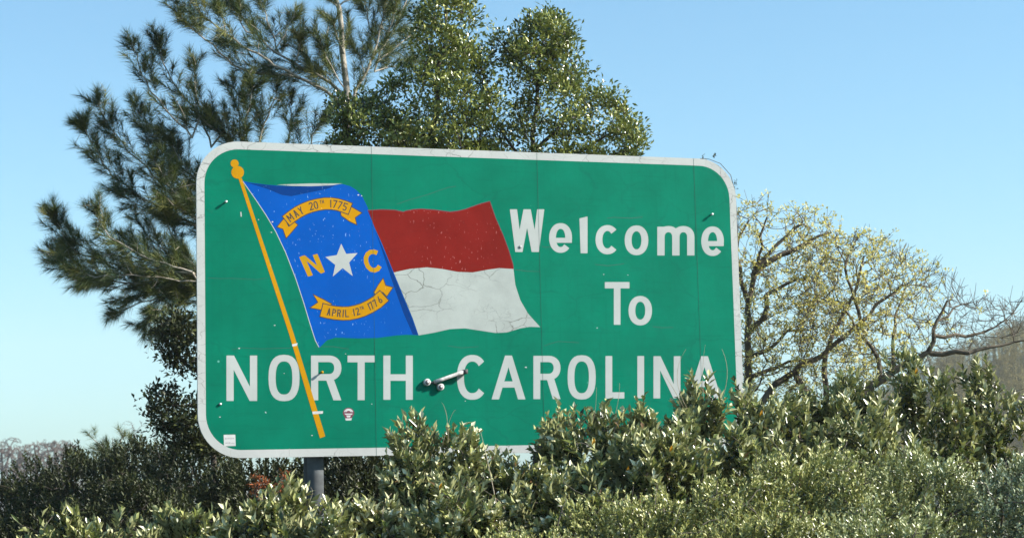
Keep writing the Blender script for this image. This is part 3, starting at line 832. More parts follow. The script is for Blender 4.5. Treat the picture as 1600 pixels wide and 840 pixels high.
def wood(A, par, rad, n=5):
    e = np.nonzero(par >= 0)[0]
    p0, p1 = A[par[e]], A[e]
    r0 = np.minimum(rad[par[e]], rad[e] * 1.35); r1 = rad[e]
    tg = unit(p1 - p0)
    ref = np.where(np.abs(tg[:, 2:]) > 0.9, np.array([[1.0, 0, 0]]), np.array([[0, 0, 1.0]]))
    a = unit(np.cross(tg, ref)); b_ = np.cross(tg, a)
    t = np.linspace(0, 2 * math.pi, n, endpoint=False)
    c_, s_ = np.cos(t)[None, :, None], np.sin(t)[None, :, None]
    rr = c_ * a[:, None] + s_ * b_[:, None]
    V = np.concatenate([p0[:, None] + rr * r0[:, None, None], (p1 + tg * r1[:, None] * 0.3)[:, None] + rr * r1[:, None, None]], 1).reshape(-1, 3)
    i = np.arange(len(e))[:, None, None] * 2 * n
    j = np.arange(n)[None, :, None]; k = (j + 1) % n
    F = np.concatenate([i + j, i + k, i + n + k, i + n + j], 2).reshape(-1, 4)
    return V, F

def branches(A, par, rad, lid, first, base, m, root, n=5, name='branch'):
    """each limb with its own twigs is a part"""
    V, F = wood(A, par, rad, n)
    e = np.nonzero(par >= 0)[0]
    for li in np.unique(lid[e]):
        if li < first:
            continue
        k = np.nonzero(lid[e] == li)[0]
        vi = (k[:, None] * 2 * n + np.arange(2 * n)).ravel()
        f0 = F.reshape(len(e), n, 4)[k] - (k * 2 * n)[:, None, None] + (np.arange(len(k)) * 2 * n)[:, None, None]
        make(name, V[vi] - base, f0.reshape(-1, 4), m, root, smooth=True)

def inside(poly, x, y):
    c = np.zeros(len(x), bool)
    k = len(poly)
    for i in range(k):
        x1, y1 = poly[i]; x2, y2 = poly[(i + 1) % k]
        m = ((y1 > y) != (y2 > y)) & (x < (x2 - x1) * (y - y1) / (y2 - y1 + 1e-12) + x1)
        c ^= m
    return c

def edge_dist(poly, x, y):
    d = np.full(len(x), 1e9)
    for i in range(len(poly)):
        a = np.array(poly[i], float); b_ = np.array(poly[(i + 1) % len(poly)], float)
        ab = b_ - a
        t = np.clip(((x - a[0]) * ab[0] + (y - a[1]) * ab[1]) / (ab @ ab), 0, 1)
        d = np.minimum(d, np.hypot(x - a[0] - t * ab[0], y - a[1] - t * ab[1]))
    return d

def fill(poly, n, depth, thick, g, holes=()):
    """n points spread through a crown: its outline as traced, its depth swelling towards the middle"""
    P0 = np.array(poly, float)
    lo, hi = P0.min(0), P0.max(0)
    xs, ys = [], []
    while len(xs) < n:
        x = g.uniform(lo[0], hi[0], n * 3); y = g.uniform(lo[1], hi[1], n * 3)
        ok = inside(poly, x, y)
        for hx, hy, hr in holes:
            ok &= (x - hx) ** 2 + (y - hy) ** 2 > hr * hr
        xs += list(x[ok]); ys += list(y[ok])
    x, y = np.array(xs[:n]), np.array(ys[:n])
    e = edge_dist(poly, x, y)
    th = thick * np.sqrt(np.clip(e / (e.max() * 0.8), 0.02, 1))
    return P(x, y, depth + g.uniform(-1, 1, n) * th)

# ------------------------------------------------------------------ broadleaf trees
def leaf_clusters(centres, radius, per, ln, wd, g, up=0.5, lumpy=None, cuts=4):
    n = len(centres)
    cnt = g.integers(int(per * 0.6), int(per * 1.4) + 1, n)
    idx = np.repeat(np.arange(n), cnt)
    k = len(idx)
    off = unit(g.normal(size=(k, 3))) * (g.random((k, 1)) ** 0.5) * radius * g.uniform(0.6, 1.3, (n, 1))[idx]
    off[:, 2] *= 0.8
    d = unit(off / radius + np.array([0, 0, up]) + g.normal(size=(k, 3)) * 0.5)
    nn = unit(np.array([0, 0, 1.0]) + g.normal(size=(k, 3)) * 0.5 + off / radius * 0.4)
    l_ = ln * g.uniform(0.65, 1.25, k); w_ = wd * g.uniform(0.75, 1.25, k)
    V, F, q = leaves(centres[idx] + off, d, nn, l_, w_, g, cuts=cuts)
    ct = g.normal(0.40, 0.22, n)
    t = np.clip(ct[idx] + g.normal(0, 0.16, k) + (g.random(k) < 0.05) * 0.4, 0, 1)
    return V, F, np.repeat(t, q)

def broad_tree(name, base_px, depth, limbs, poly, nclump, per, thick, label, cat, lm, bm, ln=0.050, wd=0.024, radius=0.13, group=None, seed=1, extra=None, rmin=0.0035, trunk_r=0.06, holes=()):
    g = np.random.default_rng(seed)
    b0 = P(base_px, 700, depth)
    base = np.array([b0[0], b0[1], float(height(b0[0], b0[1]))])
    root = empty(name, base, 0, label=label, cat=cat, group=group)
    tg = fill(poly, nclump, depth, thick, g, holes)
    if extra is not None:
        tg = np.concatenate([tg, extra])
    L_ = []
    for i, (pts, r0, r1) in enumerate(limbs):
        q = [P(p[0], p[1], depth + (p[2] if len(p) > 2 else 0)) for p in pts]
        if i == 0:
            q = [base + np.array([0, 0, -0.1])] + q
        L_.append((q, r0, r1))
    A, par, rad, ends = grow(L_, tg, g, seg=0.14, rmin=rmin, p=0.45)
    rad = np.minimum(rad, trunk_r)
    lid = grow.limb
    V, F = wood(A, par, rad, 5)
    make('trunk', V - base, F[np.repeat(lid[np.nonzero(par >= 0)[0]] == 0, 5)], bm, root, smooth=True)
    branches(A, par, rad, lid, 1, base, bm, root)
    V, F, T = leaf_clusters(A[ends], radius, per, ln, wd, g)
    make('crown', V - base, F, lm, root, tint=T, kind='stuff')
    return root

A_poly = [(516, 262), (520, 190), (524, 160), (548, 142), (590, 152), (622, 128), (640, 85), (652, 40), (664, -10), (672, -60), (722, -60), (738, 20), (735, 55), (752, 82), (758, 112), (776, 130), (786, 160), (772, 195), (776, 262)]
B_poly = [(762, 92), (776, 47), (800, 38), (818, 34), (842, 16), (880, 30), (901, 58), (899, 92), (925, 100), (931, 132), (966, 154), (984, 180), (1006, 204), (1008, 222), (984, 262), (780, 262), (768, 215), (786, 168), (802, 108), (782, 104)]
broad_tree('evergreen_tree', 660, 17.6, [([(668, 500), (672, 300), (680, 180), (694, 60), (698, -50)], 0.055, 0.012), ([(670, 300), (620, 220), (570, 170)], 0.03, 0.008), ([(676, 230), (730, 180), (765, 150)], 0.025, 0.008),
                                         ([(672, 330), (590, 270), (540, 220)], 0.028, 0.008)],
           A_poly, 340, 62, 0.75, 'taller glossy broadleaf evergreen with crown cut by the top of the frame behind the sign', 'tree', M['holly_leaf'], M['dark_bark'], seed=3, radius=0.145, holes=((752, 168, 12), (716, 40, 10), (690, 70, 10), (655, 145, 10), (764, 214, 10), (560, 215, 9)))
broad_tree('evergreen_tree', 835, 17.9, [([(838, 500), (834, 300), (831, 230), (832, 180), (840, 120), (848, 70)], 0.05, 0.012), ([(832, 240), (870, 205), (905, 170)], 0.025, 0.008), ([(834, 270), (790, 215), (770, 190)], 0.022, 0.007),
                                         ([(836, 290), (900, 240), (960, 205)], 0.028, 0.007), ([(845, 110), (875, 80), (885, 60)], 0.014, 0.006), ([(842, 120), (800, 90), (785, 70)], 0.014, 0.006), ([(838, 300), (930, 262), (985, 225)], 0.026, 0.006)],
           B_poly, 235, 58, 0.6, 'shorter round-topped glossy evergreen tree right of the taller one, above the sign', 'tree', M['holly_leaf'], M['dark_bark'], seed=5, radius=0.14,
           holes=((832, 104, 20), (806, 146, 15), (796, 190, 16), (808, 226, 17), (858, 222, 17), (904, 226, 16), (880, 165, 12), (952, 232, 14), (925, 190, 10), (850, 182, 11), (776, 212, 14)))
broad_tree('evergreen_tree', 330, 16.6, [([(335, 720), (332, 640), (330, 560), (325, 500)], 0.035, 0.012), ([(331, 600), (290, 570), (255, 530)], 0.016, 0.005), ([(331, 640), (285, 640), (245, 625)], 0.016, 0.005), ([(333, 690), (290, 680), (255, 660)], 0.014, 0.005)],
           [(236, 510), (262, 492), (300, 485), (345, 470), (345, 600), (318, 590), (298, 583), (270, 575), (252, 548)], 90, 34, 0.3,
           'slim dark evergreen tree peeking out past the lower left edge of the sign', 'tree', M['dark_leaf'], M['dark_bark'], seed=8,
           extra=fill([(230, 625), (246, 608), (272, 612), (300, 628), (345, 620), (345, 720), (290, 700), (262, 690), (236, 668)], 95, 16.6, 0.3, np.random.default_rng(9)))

# ------------------------------------------------------------------ pine
def needles(root_pts, axes, length, g, count=70, nl=0.115, wd=0.0038, tint=None):
    """needles in whorls along short shoots; root_pts, axes per shoot"""
    n = len(root_pts)
    idx = np.repeat(np.arange(n), count)
    k = len(idx)
    u = g.random(k) ** 0.6
    p = root_pts[idx] + axes[idx] * (length[idx] * u)[:, None]
    side = perp(axes[idx], g)
    spread = g.uniform(0.55, 1.7, k) * (1.1 - 0.6 * u)
    d = unit(axes[idx] + side * spread[:, None] + np.array([0, 0, -0.10]))
    l_ = nl * g.uniform(0.7, 1.15, k)
    sd_ = perp(d, g) * (wd * 0.5)
    tip = p + d * l_[:, None] + np.array([0, 0, -1.0]) * (l_ * 0.08)[:, None]
    V = np.stack([p - sd_, p + sd_, tip], 1).reshape(-1, 3)
    F = np.arange(k * 3).reshape(-1, 3)
    t = (tint if tint is not None else g.normal(0.42, 0.17, n))[idx] + g.normal(0, 0.1, k)
    return V, F, np.repeat(np.clip(t, 0, 1), 3)

def pine(name, base_px, depth, trunk, limbs, label, seed=1, side_per_m=25, group=None, needle_count=112, scale=1.0):
    g = np.random.default_rng(seed)
    b0 = P(base_px, 700, depth)
    base = np.array([b0[0], b0[1], float(height(b0[0], b0[1]))])
    root = empty(name, base, 0, label=label, cat='tree', group=group)
    TL = [([base + np.array([0, 0, -0.1])] + [P(x, y, depth) for x, y in trunk[0]], trunk[1], trunk[2])]
    A, par, rad, _ = grow(TL, [], g, seg=0.2)
    V, F = wood(A, par, rad, 8)
    make('trunk', V - base, F, M['pale_bark'], root, smooth=True)
    L_, shoots, targets = list(TL), [], []
    for pts, dz0, dz1, r0 in limbs:
        k = len(pts)
        q = np.array([P(x, y, depth + dz0 + (dz1 - dz0) * i / (k - 1)) for i, (x, y) in enumerate(pts)])   # tip first
        q = q[::-1]
        L_.append((q, r0, 0.005))
        d = np.linalg.norm(np.diff(q, axis=0), axis=1)
        c = np.concatenate([[0], np.cumsum(d)])
        nside = int(c[-1] * side_per_m)
        tt = np.clip(c[-1] - g.random(nside) ** 1.2 * min(c[-1], 2.3 * scale), 0, c[-1] - 0.02)
        for t in tt:
            p = np.array([np.interp(t, c, q[:, j]) for j in range(3)])
            i = min(int(np.searchsorted(c, t)), k - 1)
            ax = unit(q[i] - q[max(i - 1, 0)])
            sdv = unit(np.cross(ax, unit(g.normal(size=3))))
            dr = unit(ax * 0.75 + sdv * g.uniform(0.35, 0.8) + np.array([0, 0, 0.28]))
            ln = g.uniform(0.14, 0.38) * scale * (0.6 + 0.4 * min(1, (c[-1] - t) / 0.5))
            targets.append(p + dr * ln)
            shoots.append((p, dr, ln))
        shoots.append((q[-2] + (q[-1] - q[-2]) * 0.2, unit(q[-1] - q[-2]), np.linalg.norm(q[-1] - q[-2]) * 0.8 + 0.04))
    A, par, rad, ends = grow(L_, np.array(targets), g, seg=0.09, rmin=0.0028, p=0.3, bow=0.04, drive=0.2)
    branches(A, par, rad, grow.limb, 1, base, M['pale_bark'], root)
    rp = np.array([x[0] for x in shoots]); ax = np.array([x[1] for x in shoots]); ln = np.array([x[2] for x in shoots])
    V, F, T = needles(rp, ax, ln, g, count=needle_count, nl=0.135 * (0.6 + 0.4 * scale))
    make('needles', V - base, F, M['needle'], root, tint=T, kind='stuff')
    return root

H = (535, 480)
pine_limbs = [
    ([(132, 200), (154, 243), (178, 276), (221, 307), (264, 333), (304, 351), (400, 400), (530, 470)], -0.5, 0, 0.022),
    ([(152, 164), (172, 198), (197, 233), (230, 262), (270, 310), (320, 355)], -0.2, -0.2, 0.012),
    ([(245, 71), (259, 109), (283, 148), (311, 181), (340, 205), (420, 270), (532, 370)], -0.4, 0, 0.02),
    ([(206, 71), (218, 105), (235, 138), (262, 175), (300, 215)], -0.7, -0.4, 0.010),
    ([(209, 164), (235, 205), (259, 240), (288, 267), (330, 290), (420, 330), (533, 400)], 0.5, 0, 0.018),
    ([(304, 100), (307, 143), (314, 181), (330, 230)], 0.2, 0.1, 0.010),
    ([(84, 336), (100, 372), (120, 395), (180, 412), (300, 428), (420, 450), (533, 510)], -0.4, 0, 0.02),
    ([(82, 402), (120, 420), (180, 440), (300, 450), (420, 470), (532, 520)], 0.2, 0, 0.02),
    ([(150, 335), (170, 370), (225, 400), (300, 425)], -0.7, -0.4, 0.011),
    ([(182, 488), (218, 474), (260, 458), (320, 450)], -0.1, 0.1, 0.010),
    ([(225, 508), (255, 480), (300, 462), (350, 460)], 0.4, 0.2, 0.009),
    ([(215, 345), (235, 375), (270, 405), (310, 432)], 0.4, 0.2, 0.009),
    ([(238, 492), (262, 478), (300, 470), (350, 480)], -0.3, 0.0, 0.009),
    ([(258, 520), (280, 500), (310, 490), (350, 500)], 0.3, 0.1, 0.009),
    ([(270, 240), (286, 268), (305, 300), (340, 340)], 0.5, 0.2, 0.008),
    ([(246, 300), (268, 318), (298, 335), (335, 360)], -0.5, -0.2, 0.008),
    ([(112, 376), (138, 388), (175, 398), (240, 408), (320, 425)], 0.3, 0.2, 0.009),
    ([(105, 425), (150, 432), (200, 430), (310, 440)], -0.6, -0.3, 0.009),
    ([(200, 470), (230, 458), (270, 448), (330, 445)], 0.5, 0.3, 0.009),
    ([(195, 372), (225, 390), (260, 405), (320, 420)], 0.6, 0.3, 0.008),
    ([(262, 215), (280, 245), (300, 275), (340, 320)], 0.2, 0.1, 0.008),
    ([(280, 300), (295, 320), (330, 350)], 0.6, 0.3, 0.007),
    ([(130, 440), (175, 448), (240, 445), (320, 455)], 0.6, 0.3, 0.009),
    ([(255, 330), (268, 365), (290, 400), (320, 430)], -0.3, -0.1, 0.008),
    ([(185, 300), (215, 320), (250, 335), (300, 352)], 0.3, 0.1, 0.008),
    ([(240, 250), (262, 285), (290, 320), (330, 345)], -0.5, -0.2, 0.008),
    ([(277, 21), (289, 37), (311, 54), (334, 74), (369, 106), (397, 114), (443, 117), (466, 121), (506, 140), (530, 158)], -0.5, 0, 0.018),
    ([(285, -12), (317, 24), (346, 50), (380, 70), (420, 94), (443, 109), (468, 121)], -0.8, -0.25, 0.014),
    ([(350, -8), (383, 34), (409, 63), (443, 90), (477, 109), (511, 126), (536, 150)], 0.4, 0, 0.018),
    ([(462, 16), (452, 40), (440, 64), (428, 82)], 0.3, 0.3, 0.008),
    ([(403, -15), (410, 10), (420, 40), (440, 88)], 0.6, 0.35, 0.009),
    ([(380, -20), (375, 10), (372, 30), (385, 50)], 0.2, 0.2, 0.008),
    ([(340, 10), (352, 35), (352, 50)], -0.6, -0.5, 0.007),
    ([(470, 62), (468, 85), (455, 105)], -0.2, 0.0, 0.007),
    ([(394, 138), (390, 165), (382, 200), (376, 240), (430, 300), (534, 380)], -0.5, 0, 0.014),
    ([(434, 138), (426, 165), (412, 200), (402, 240)], -0.2, -0.2, 0.009),
    ([(457, 150), (454, 180), (450, 215), (445, 250)], 0.1, 0.0, 0.009),
    ([(502, 186), (488, 212), (475, 240), (460, 260)], -0.3, -0.1, 0.009),
    ([(363, 126), (370, 150), (376, 185), (378, 225)], 0.3, 0.2, 0.008),
    ([(352, 185), (358, 205), (368, 235)], -0.2, -0.1, 0.007),
    ([(330, 190), (345, 210), (366, 240)], 0.3, 0.2, 0.007),
    ([(522, 36), (527, 60), (538, 85)], -0.3, 0, 0.007),
    ([(500, 66), (512, 90), (525, 120), (538, 138)], -0.4, 0, 0.008),
    ([(497, 108), (510, 120), (530, 140)], 0.3, 0.1, 0.007),
    ([(604, -10), (600, 20), (590, 60), (575, 110), (552, 150), (543, 200)], 0.3, 0, 0.022),
    ([(566, -20), (572, 15), (580, 45), (588, 68)], 0.5, 0.25, 0.008),
    ([(640, -15), (628, 20), (612, 55), (594, 80)], 0.7, 0.3, 0.009),
    ([(655, 40), (635, 62), (612, 80), (590, 96)], 0.9, 0.3, 0.009),
    ([(640, 95), (615, 105), (585, 112)], 0.8, 0.3, 0.008),
    ([(620, 0), (615, 30), (606, 50)], 0.1, 0.25, 0.007),
    ([(545, 50), (560, 85), (570, 118)], 0.6, 0.2, 0.007),
    ([(480, -20), (500, -5), (518, 2), (527, 10)], -0.2, 0, 0.010),
    ([(575, -20), (555, -2), (535, 4), (527, 12)], 0.1, 0, 0.010),
]
pine('pine_tree', 546, 19.2, ([(548, 600), (544, 300), (541, 143), (537, 80), (526, 8), (518, -50)], 0.075, 0.022), pine_limbs,
     'tall loose pine with long needled branches reaching left of the sign', seed=21)
pine('pine_sapling', 178, 23.0, ([(180, 735), (178, 700), (176, 684)], 0.012, 0.005),
     [([(138, 678), (150, 690), (172, 712), (180, 740)], -0.1, 0, 0.006), ([(146, 700), (160, 706), (178, 722)], 0.1, 0, 0.005), ([(192, 680), (186, 694), (180, 722)], 0, 0, 0.006),
      ([(205, 690), (196, 704), (182, 730)], 0.1, 0, 0.005), ([(122, 712), (140, 718), (178, 736)], 0, 0, 0.005), ([(168, 690), (174, 704), (178, 722)], 0, 0, 0.005)],
     'small dark pine sapling poking above the shaded shrubs at left', seed=23, side_per_m=16, needle_count=80, scale=0.6)

# ------------------------------------------------------------------ flowering trees, right
def flowering(name, base_px, depth, limbs, poly, n, thick, label, seed, blossom_box, nb, group):
    g = np.random.default_rng(seed)
    b0 = P(base_px, 700, depth)
    base = np.array([b0[0], b0[1], float(height(b0[0], b0[1]))])
    root = empty(name, base, 0, label=label, cat='tree', group=group)
    tg = fill(poly, n, depth, thick, g)
    L_ = []
    for i, (pts, r0, r1) in enumerate(limbs):
        k = len(pts)
        q = [P(p[0], p[1], depth + (p[2] if len(p) > 2 else 0)) for p in pts]
        if i == 0:
            q = [base + np.array([0, 0, -0.1])] + q
        L_.append((q, r0 * 1.25, r1 * 1.3))
    A, par, rad, ends = grow(L_, tg, g, seg=0.10, rmin=0.0023, p=0.36, bow=0.06, drive=0.3)
    lid = grow.limb
    src = np.concatenate([np.repeat(ends, 2), g.integers(n, len(A), len(ends))])
    ad = unit(A[src] - A[par[src]])
    tipd = unit(ad * 0.9 + g.normal(size=ad.shape) * 0.38 + np.array([0.1, 0, 0.35]))
    q1 = A[src] + tipd * g.uniform(0.05, 0.16, (len(src), 1))
    par = np.concatenate([par, src]); rad = np.concatenate([rad, np.full(len(src), 0.0016)])
    lid = np.concatenate([lid, lid[src]]); ends = np.concatenate([ends, np.arange(len(A), len(A) + len(src))])
    A = np.concatenate([A, q1])
    V, F = wood(A, par, rad, 5)
    make('trunk', V - base, F[np.repeat(lid[np.nonzero(par >= 0)[0]] == 0, 5)], M['tan_bark'], root, smooth=True)
    branches(A, par, rad, lid, 1, base, M['tan_bark'], root)
    # tufts of pale bloom at twig ends
    d = (A[ends] - CAM)
    dep = d @ _fw
    pxx = 800 + FPX * (d @ CR) / dep
    w_ = np.interp(pxx, blossom_box[0], blossom_box[1])
    pick = ends[g.random(len(ends)) < w_]
    extra = g.integers(n, len(A), nb)
    dx = A[extra] - CAM
    pe = 800 + FPX * (dx @ CR) / (dx @ _fw)
    extra = extra[(g.random(nb) < np.interp(pe, blossom_box[0], blossom_box[1])) & (rad[extra] < 0.007)]
    c = np.concatenate([A[pick], A[extra]])
    V, F, T = leaf_clusters(c, 0.032, 5, 0.032, 0.019, g, up=0.5, cuts=2)
    make('blossoms', V - base, F, M['blossom'], root, tint=T, kind='stuff')
    return root

flowering('flowering_tree', 1172, 18.3,
          [([(1172, 640), (1168, 540), (1168, 480), (1178, 428), (1187, 408), (1213, 383), (1232, 366), (1252, 350)], 0.06, 0.010),
           ([(1178, 428), (1204, 404), (1234, 393), (1264, 376), (1299, 363)], 0.030, 0.008), ([(1168, 470, 0.1), (1150, 400, .2), (1155, 370, .3), (1170, 345, .3)], 0.022, 0.008),
           ([(1170, 520), (1200, 490), (1198, 460), (1230, 443), (1262, 436)], 0.026, 0.008), ([(1169, 560), (1205, 545), (1230, 520), (1265, 515)], 0.020, 0.006), ([(1170, 590), (1220, 570), (1265, 560)], 0.02, 0.006),
           ([(1185, 410, -.1), (1190, 370, -.3), (1198, 340, -.4)], 0.014, 0.006)],
          [(1120, 330), (1152, 316), (1190, 314), (1232, 328), (1268, 330), (1300, 342), (1305, 352), (1290, 375), (1300, 400), (1310, 450), (1300, 520), (1270, 575), (1240, 620), (1120, 620)], 620, 0.8,
          'flowering tree with dark limbs and cream blossom close to the sign\'s right edge', 31, ([1140, 1310], [0.55, 0.45]), 220, None)
flowering('flowering_tree', 1290, 18.0,
          [([(1180, 650), (1208, 602), (1247, 576), (1290, 550), (1324, 524), (1354, 494), (1380, 468), (1410, 445)], 0.05, 0.009),
           ([(1285, 660, -.2), (1330, 625, -.2), (1371, 597, -.2), (1397, 578, -.2), (1436, 561, -.2), (1457, 544, -.2), (1459, 520, -.2), (1466, 503, -.2), (1480, 470, -.2)], 0.046, 0.008),
           ([(1455, 552, -.2), (1509, 550, -.3), (1552, 541, -.3), (1602, 531, -.3)], 0.022, 0.006), ([(1460, 524, -.2), (1504, 526, -.1), (1540, 518, 0), (1570, 500, 0)], 0.016, 0.005),
           ([(1290, 640, .1), (1291, 600, .1), (1290, 559, .1), (1303, 520, .1), (1322, 480, .1), (1345, 440, .1), (1350, 400, .1)], 0.026, 0.008), ([(1372, 597, -.2), (1371, 562, -.2), (1362, 541, -.2), (1330, 500, -.1), (1310, 470, 0)], 0.02, 0.006),
           ([(1398, 577, -.2), (1394, 530, 0), (1400, 490, 0.2), (1420, 440, 0.3)], 0.018, 0.006), ([(1345, 505, 0), (1330, 450, 0), (1320, 410, 0), (1340, 370, 0)], 0.016, 0.006), ([(1468, 500, -.2), (1500, 475, 0), (1520, 472, 0)], 0.010, 0.004)],
          [(1265, 380), (1310, 358), (1335, 360), (1360, 370), (1385, 376), (1412, 398), (1440, 414), (1460, 410), (1470, 430), (1498, 440), (1505, 466), (1545, 462), (1560, 475), (1602, 466), (1606, 520), (1560, 536), (1500, 545), (1470, 548), (1450, 566), (1400, 590), (1360, 610), (1300, 625), (1250, 620), (1240, 520)], 950, 0.9,
          'low wide flowering tree with leaning limbs, bare twigs reaching the right frame edge', 33, ([1240, 1380, 1440, 1500, 1600], [0.45, 0.42, 0.28, 0.04, 0.0]), 300, None)

# ------------------------------------------------------------------ shrubs
def shrub(name, px, top, depth, half_px, seed, label, lm, kindf, rd=None, shoots=330, per=12, ln=0.064, wd=0.029, group=None, up=0.85, shoot_len=0.16, spikes=8, leafcuts=6, low=0.25, base_tint=0.22, young=1.18, stems='twig', inner=0.22, cat='shrub', lump=0.16, clumps=46, spread=0.12):
    g = np.random.default_rng(seed)
    t0 = P(px, top, depth)
    gz = float(height(t0[0], t0[1]))
    base = np.array([t0[0], t0[1], gz])
    root = empty(name, base, 0, label=label, cat=cat, group=group)
    rx = half_px * depth / FPX
    ry = rd or min(rx, 0.8)
    ztop = t0[2] - gz - shoot_len * 0.62
    zc = max(0.25, ztop * (1 - low) - 0.25) if False else ztop * 0.45
    rz = ztop - zc
    # uneven dome
    k = shoots
    cd = unit(g.normal(size=(clumps * 2, 3)))
    cd = cd[cd[:, 2] > -0.7][:clumps]
    ci = g.integers(0, len(cd), k)
    d = unit(cd[ci] + g.normal(size=(k, 3)) * spread * g.uniform(0.6, 1.4, len(cd))[ci][:, None])
    cr = g.normal(0, 0.07, len(cd))[ci]
    ph = g.uniform(0, 6.28, 6); fr = g.uniform(2.0, 5.5, 6)
    lum = sum(np.sin(fr[i] * d[:, i % 3] * 2 + ph[i]) for i in range(6)) / 6
    rr = 0.90 + lump * lum * 1.6 + cr + g.normal(0, 0.04, k)
    deep = g.random(k) < inner
    rr = np.where(deep, rr * g.uniform(0.45, 0.9, k), rr)
    dq = d / (np.sum(np.abs(d) ** 3.2, 1) ** (1 / 3.2))[:, None]      # a flat-topped, full-shouldered dome
    p0 = np.array([0, 0, zc]) + dq * np.array([rx, ry, rz]) * rr[:, None]
    ax = unit(d * np.array([1, 1, 0.6]) + np.array([0, 0, up]) + g.normal(size=(k, 3)) * 0.28)
    sl = shoot_len * g.uniform(0.6, 1.3, k)
    sp = g.choice(np.nonzero((~deep) & (d[:, 2] > 0.3))[0], spikes) if spikes else np.array([], int)
    sl[sp] *= g.uniform(1.4, 2.2, len(sp))
    idx = np.repeat(np.arange(k), per)
    n = len(idx)
    u = np.tile(np.linspace(0.05, 1.0, per), k) + g.normal(0, 0.04, n)
    spin = np.tile(np.arange(per) * 2.4, k) + g.uniform(0, 0.6, n)
    a = perp(ax, g); b_ = np.cross(ax, a)
    rad_ = a[idx] * np.cos(spin)[:, None] + b_[idx] * np.sin(spin)[:, None]
    open_ = g.uniform(0.4, 0.95, n) * (1.1 - 0.65 * np.clip(u, 0, 1))
    dr = unit(ax[idx] * 0.8 + rad_ * open_[:, None] + g.normal(size=(n, 3)) * 0.12)
    nn = ax[idx] - rad_ * 0.25 + g.normal(size=(n, 3)) * 0.15        # upper side turned towards the shoot
    lv = p0[idx] - ax[idx] * (sl * 0.5)[idx][:, None] + ax[idx] * (sl[idx] * u)[:, None]
    V, F, q = leaves(lv, dr, nn, ln * g.uniform(0.5, 1.25, n) * g.uniform(0.8, 1.2, k)[idx], wd * g.uniform(0.7, 1.25, n), g, fold=0.2, curl=0.14, cuts=leafcuts)
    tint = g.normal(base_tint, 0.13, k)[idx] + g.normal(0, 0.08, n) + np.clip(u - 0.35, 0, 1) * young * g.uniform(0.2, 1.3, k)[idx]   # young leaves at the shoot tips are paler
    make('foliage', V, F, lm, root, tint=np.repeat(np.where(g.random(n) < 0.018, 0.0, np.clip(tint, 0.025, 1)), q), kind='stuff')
    # stems
    kk = g.choice(k, min(k, 90), replace=False)
    tips = p0[kk] + ax[kk] * (sl[kk] * 0.4)[:, None]
    if len(sp):
        tips = np.concatenate([tips, p0[sp] + ax[sp] * (sl[sp] * 0.5)[:, None]])
    L_ = [([np.array([g.normal(0, 0.06), g.normal(0, 0.06), -0.05]), np.array([g.normal(0, rx * 0.3), g.normal(0, ry * 0.3), zc * 0.8]), np.array([g.normal(0, rx * 0.5), g.normal(0, ry * 0.4), zc + rz * 0.5])], 0.018, 0.006) for _ in range(4)]
    A, par, rad, _ = grow(L_, tips, g, seg=0.14, rmin=0.0022, p=0.4)
    branches(A, par, rad, grow.limb, 0, np.zeros(3), M['dark_bark'], root, 4, 'stem')
    return root, base, (rx, ry, rz, zc)

HG = 'broadleaf shrubs of the hedge around the sign'
broad = [  # px, top, depth, half width, label
    (672, 668, 13.0, 84, 'broadleaf shrub rising over the bottom border of the sign just left of its middle'),
    (790, 700, 12.9, 74, 'low broadleaf shrub covering the sign\'s bottom border below the letter A of CAROLINA'),
    (935, 624, 13.1, 88, 'bushy pale-tipped shrub reaching up to the letters O and L of CAROLINA'),
    (1100, 606, 13.3, 80, 'tall spiky shrub hiding the foot of the last letters of CAROLINA'),
    (1190, 616, 13.5, 84, 'broadleaf shrub covering the lower right corner of the sign'),
    (1315, 602, 13.8, 84, 'broadleaf shrub below the leaning limbs of the low flowering tree'),
    (1435, 574, 14.0, 82, 'high glossy shrub just left of the distant hill, topping the right hedge'),
    (1560, 578, 14.2, 86, 'broadleaf shrub in front of the distant hill at the right frame edge'),
    (1010, 674, 12.2, 90, 'broadleaf shrub in the middle of the hedge below the letters L and I'),
    (1140, 672, 12.4, 84, 'dark broadleaf shrub below the sign\'s lower right corner, in front'),
    (880, 730, 12.1, 80, 'low pale shrub in front of the lowest open stretch of white border'),
    (720, 752, 12.0, 84, 'low broadleaf shrub with dry twigs near the bottom frame edge below the skateboard'),
    (572, 778, 12.2, 56, 'small pale-leaved shrub just right of the sign post'),
    (410, 778, 12.3, 80, 'pale broadleaf shrub under the rusty dead spray, left of the sign post'),
    (280, 786, 12.4, 66, 'low pale-tipped shrub below the sign\'s lower left corner'),
    (130, 796, 12.6, 90, 'low pale-tipped shrub in front of the shaded shrubs at far left'),
    (1020, 622, 12.9, 74, 'upright shrub between the letters I and N and the bushy pale-tipped one'),
    (1235, 655, 13.0, 84, 'broadleaf shrub low in the hedge between the flowering trees and the olive shrubs'),
    (1360, 640, 13.2, 84, 'broadleaf shrub just above the sage green shrubs at right'),
    (492, 784, 12.0, 60, 'low broadleaf shrub at the foot of the sign post'),
    (1690, 584, 14.2, 70, 'broadleaf shrub cut off by the right frame edge'),
]
shr = []
for i, (px, top, dep, hw, lab) in enumerate(broad):
    shr.append(shrub('broadleaf_shrub', px, top, dep, hw, 100 + i, lab, M['shrub_leaf'], None, shoots=680, group=HG, per=14, spikes=16, young=0.8 if px < 340 else 1.18))

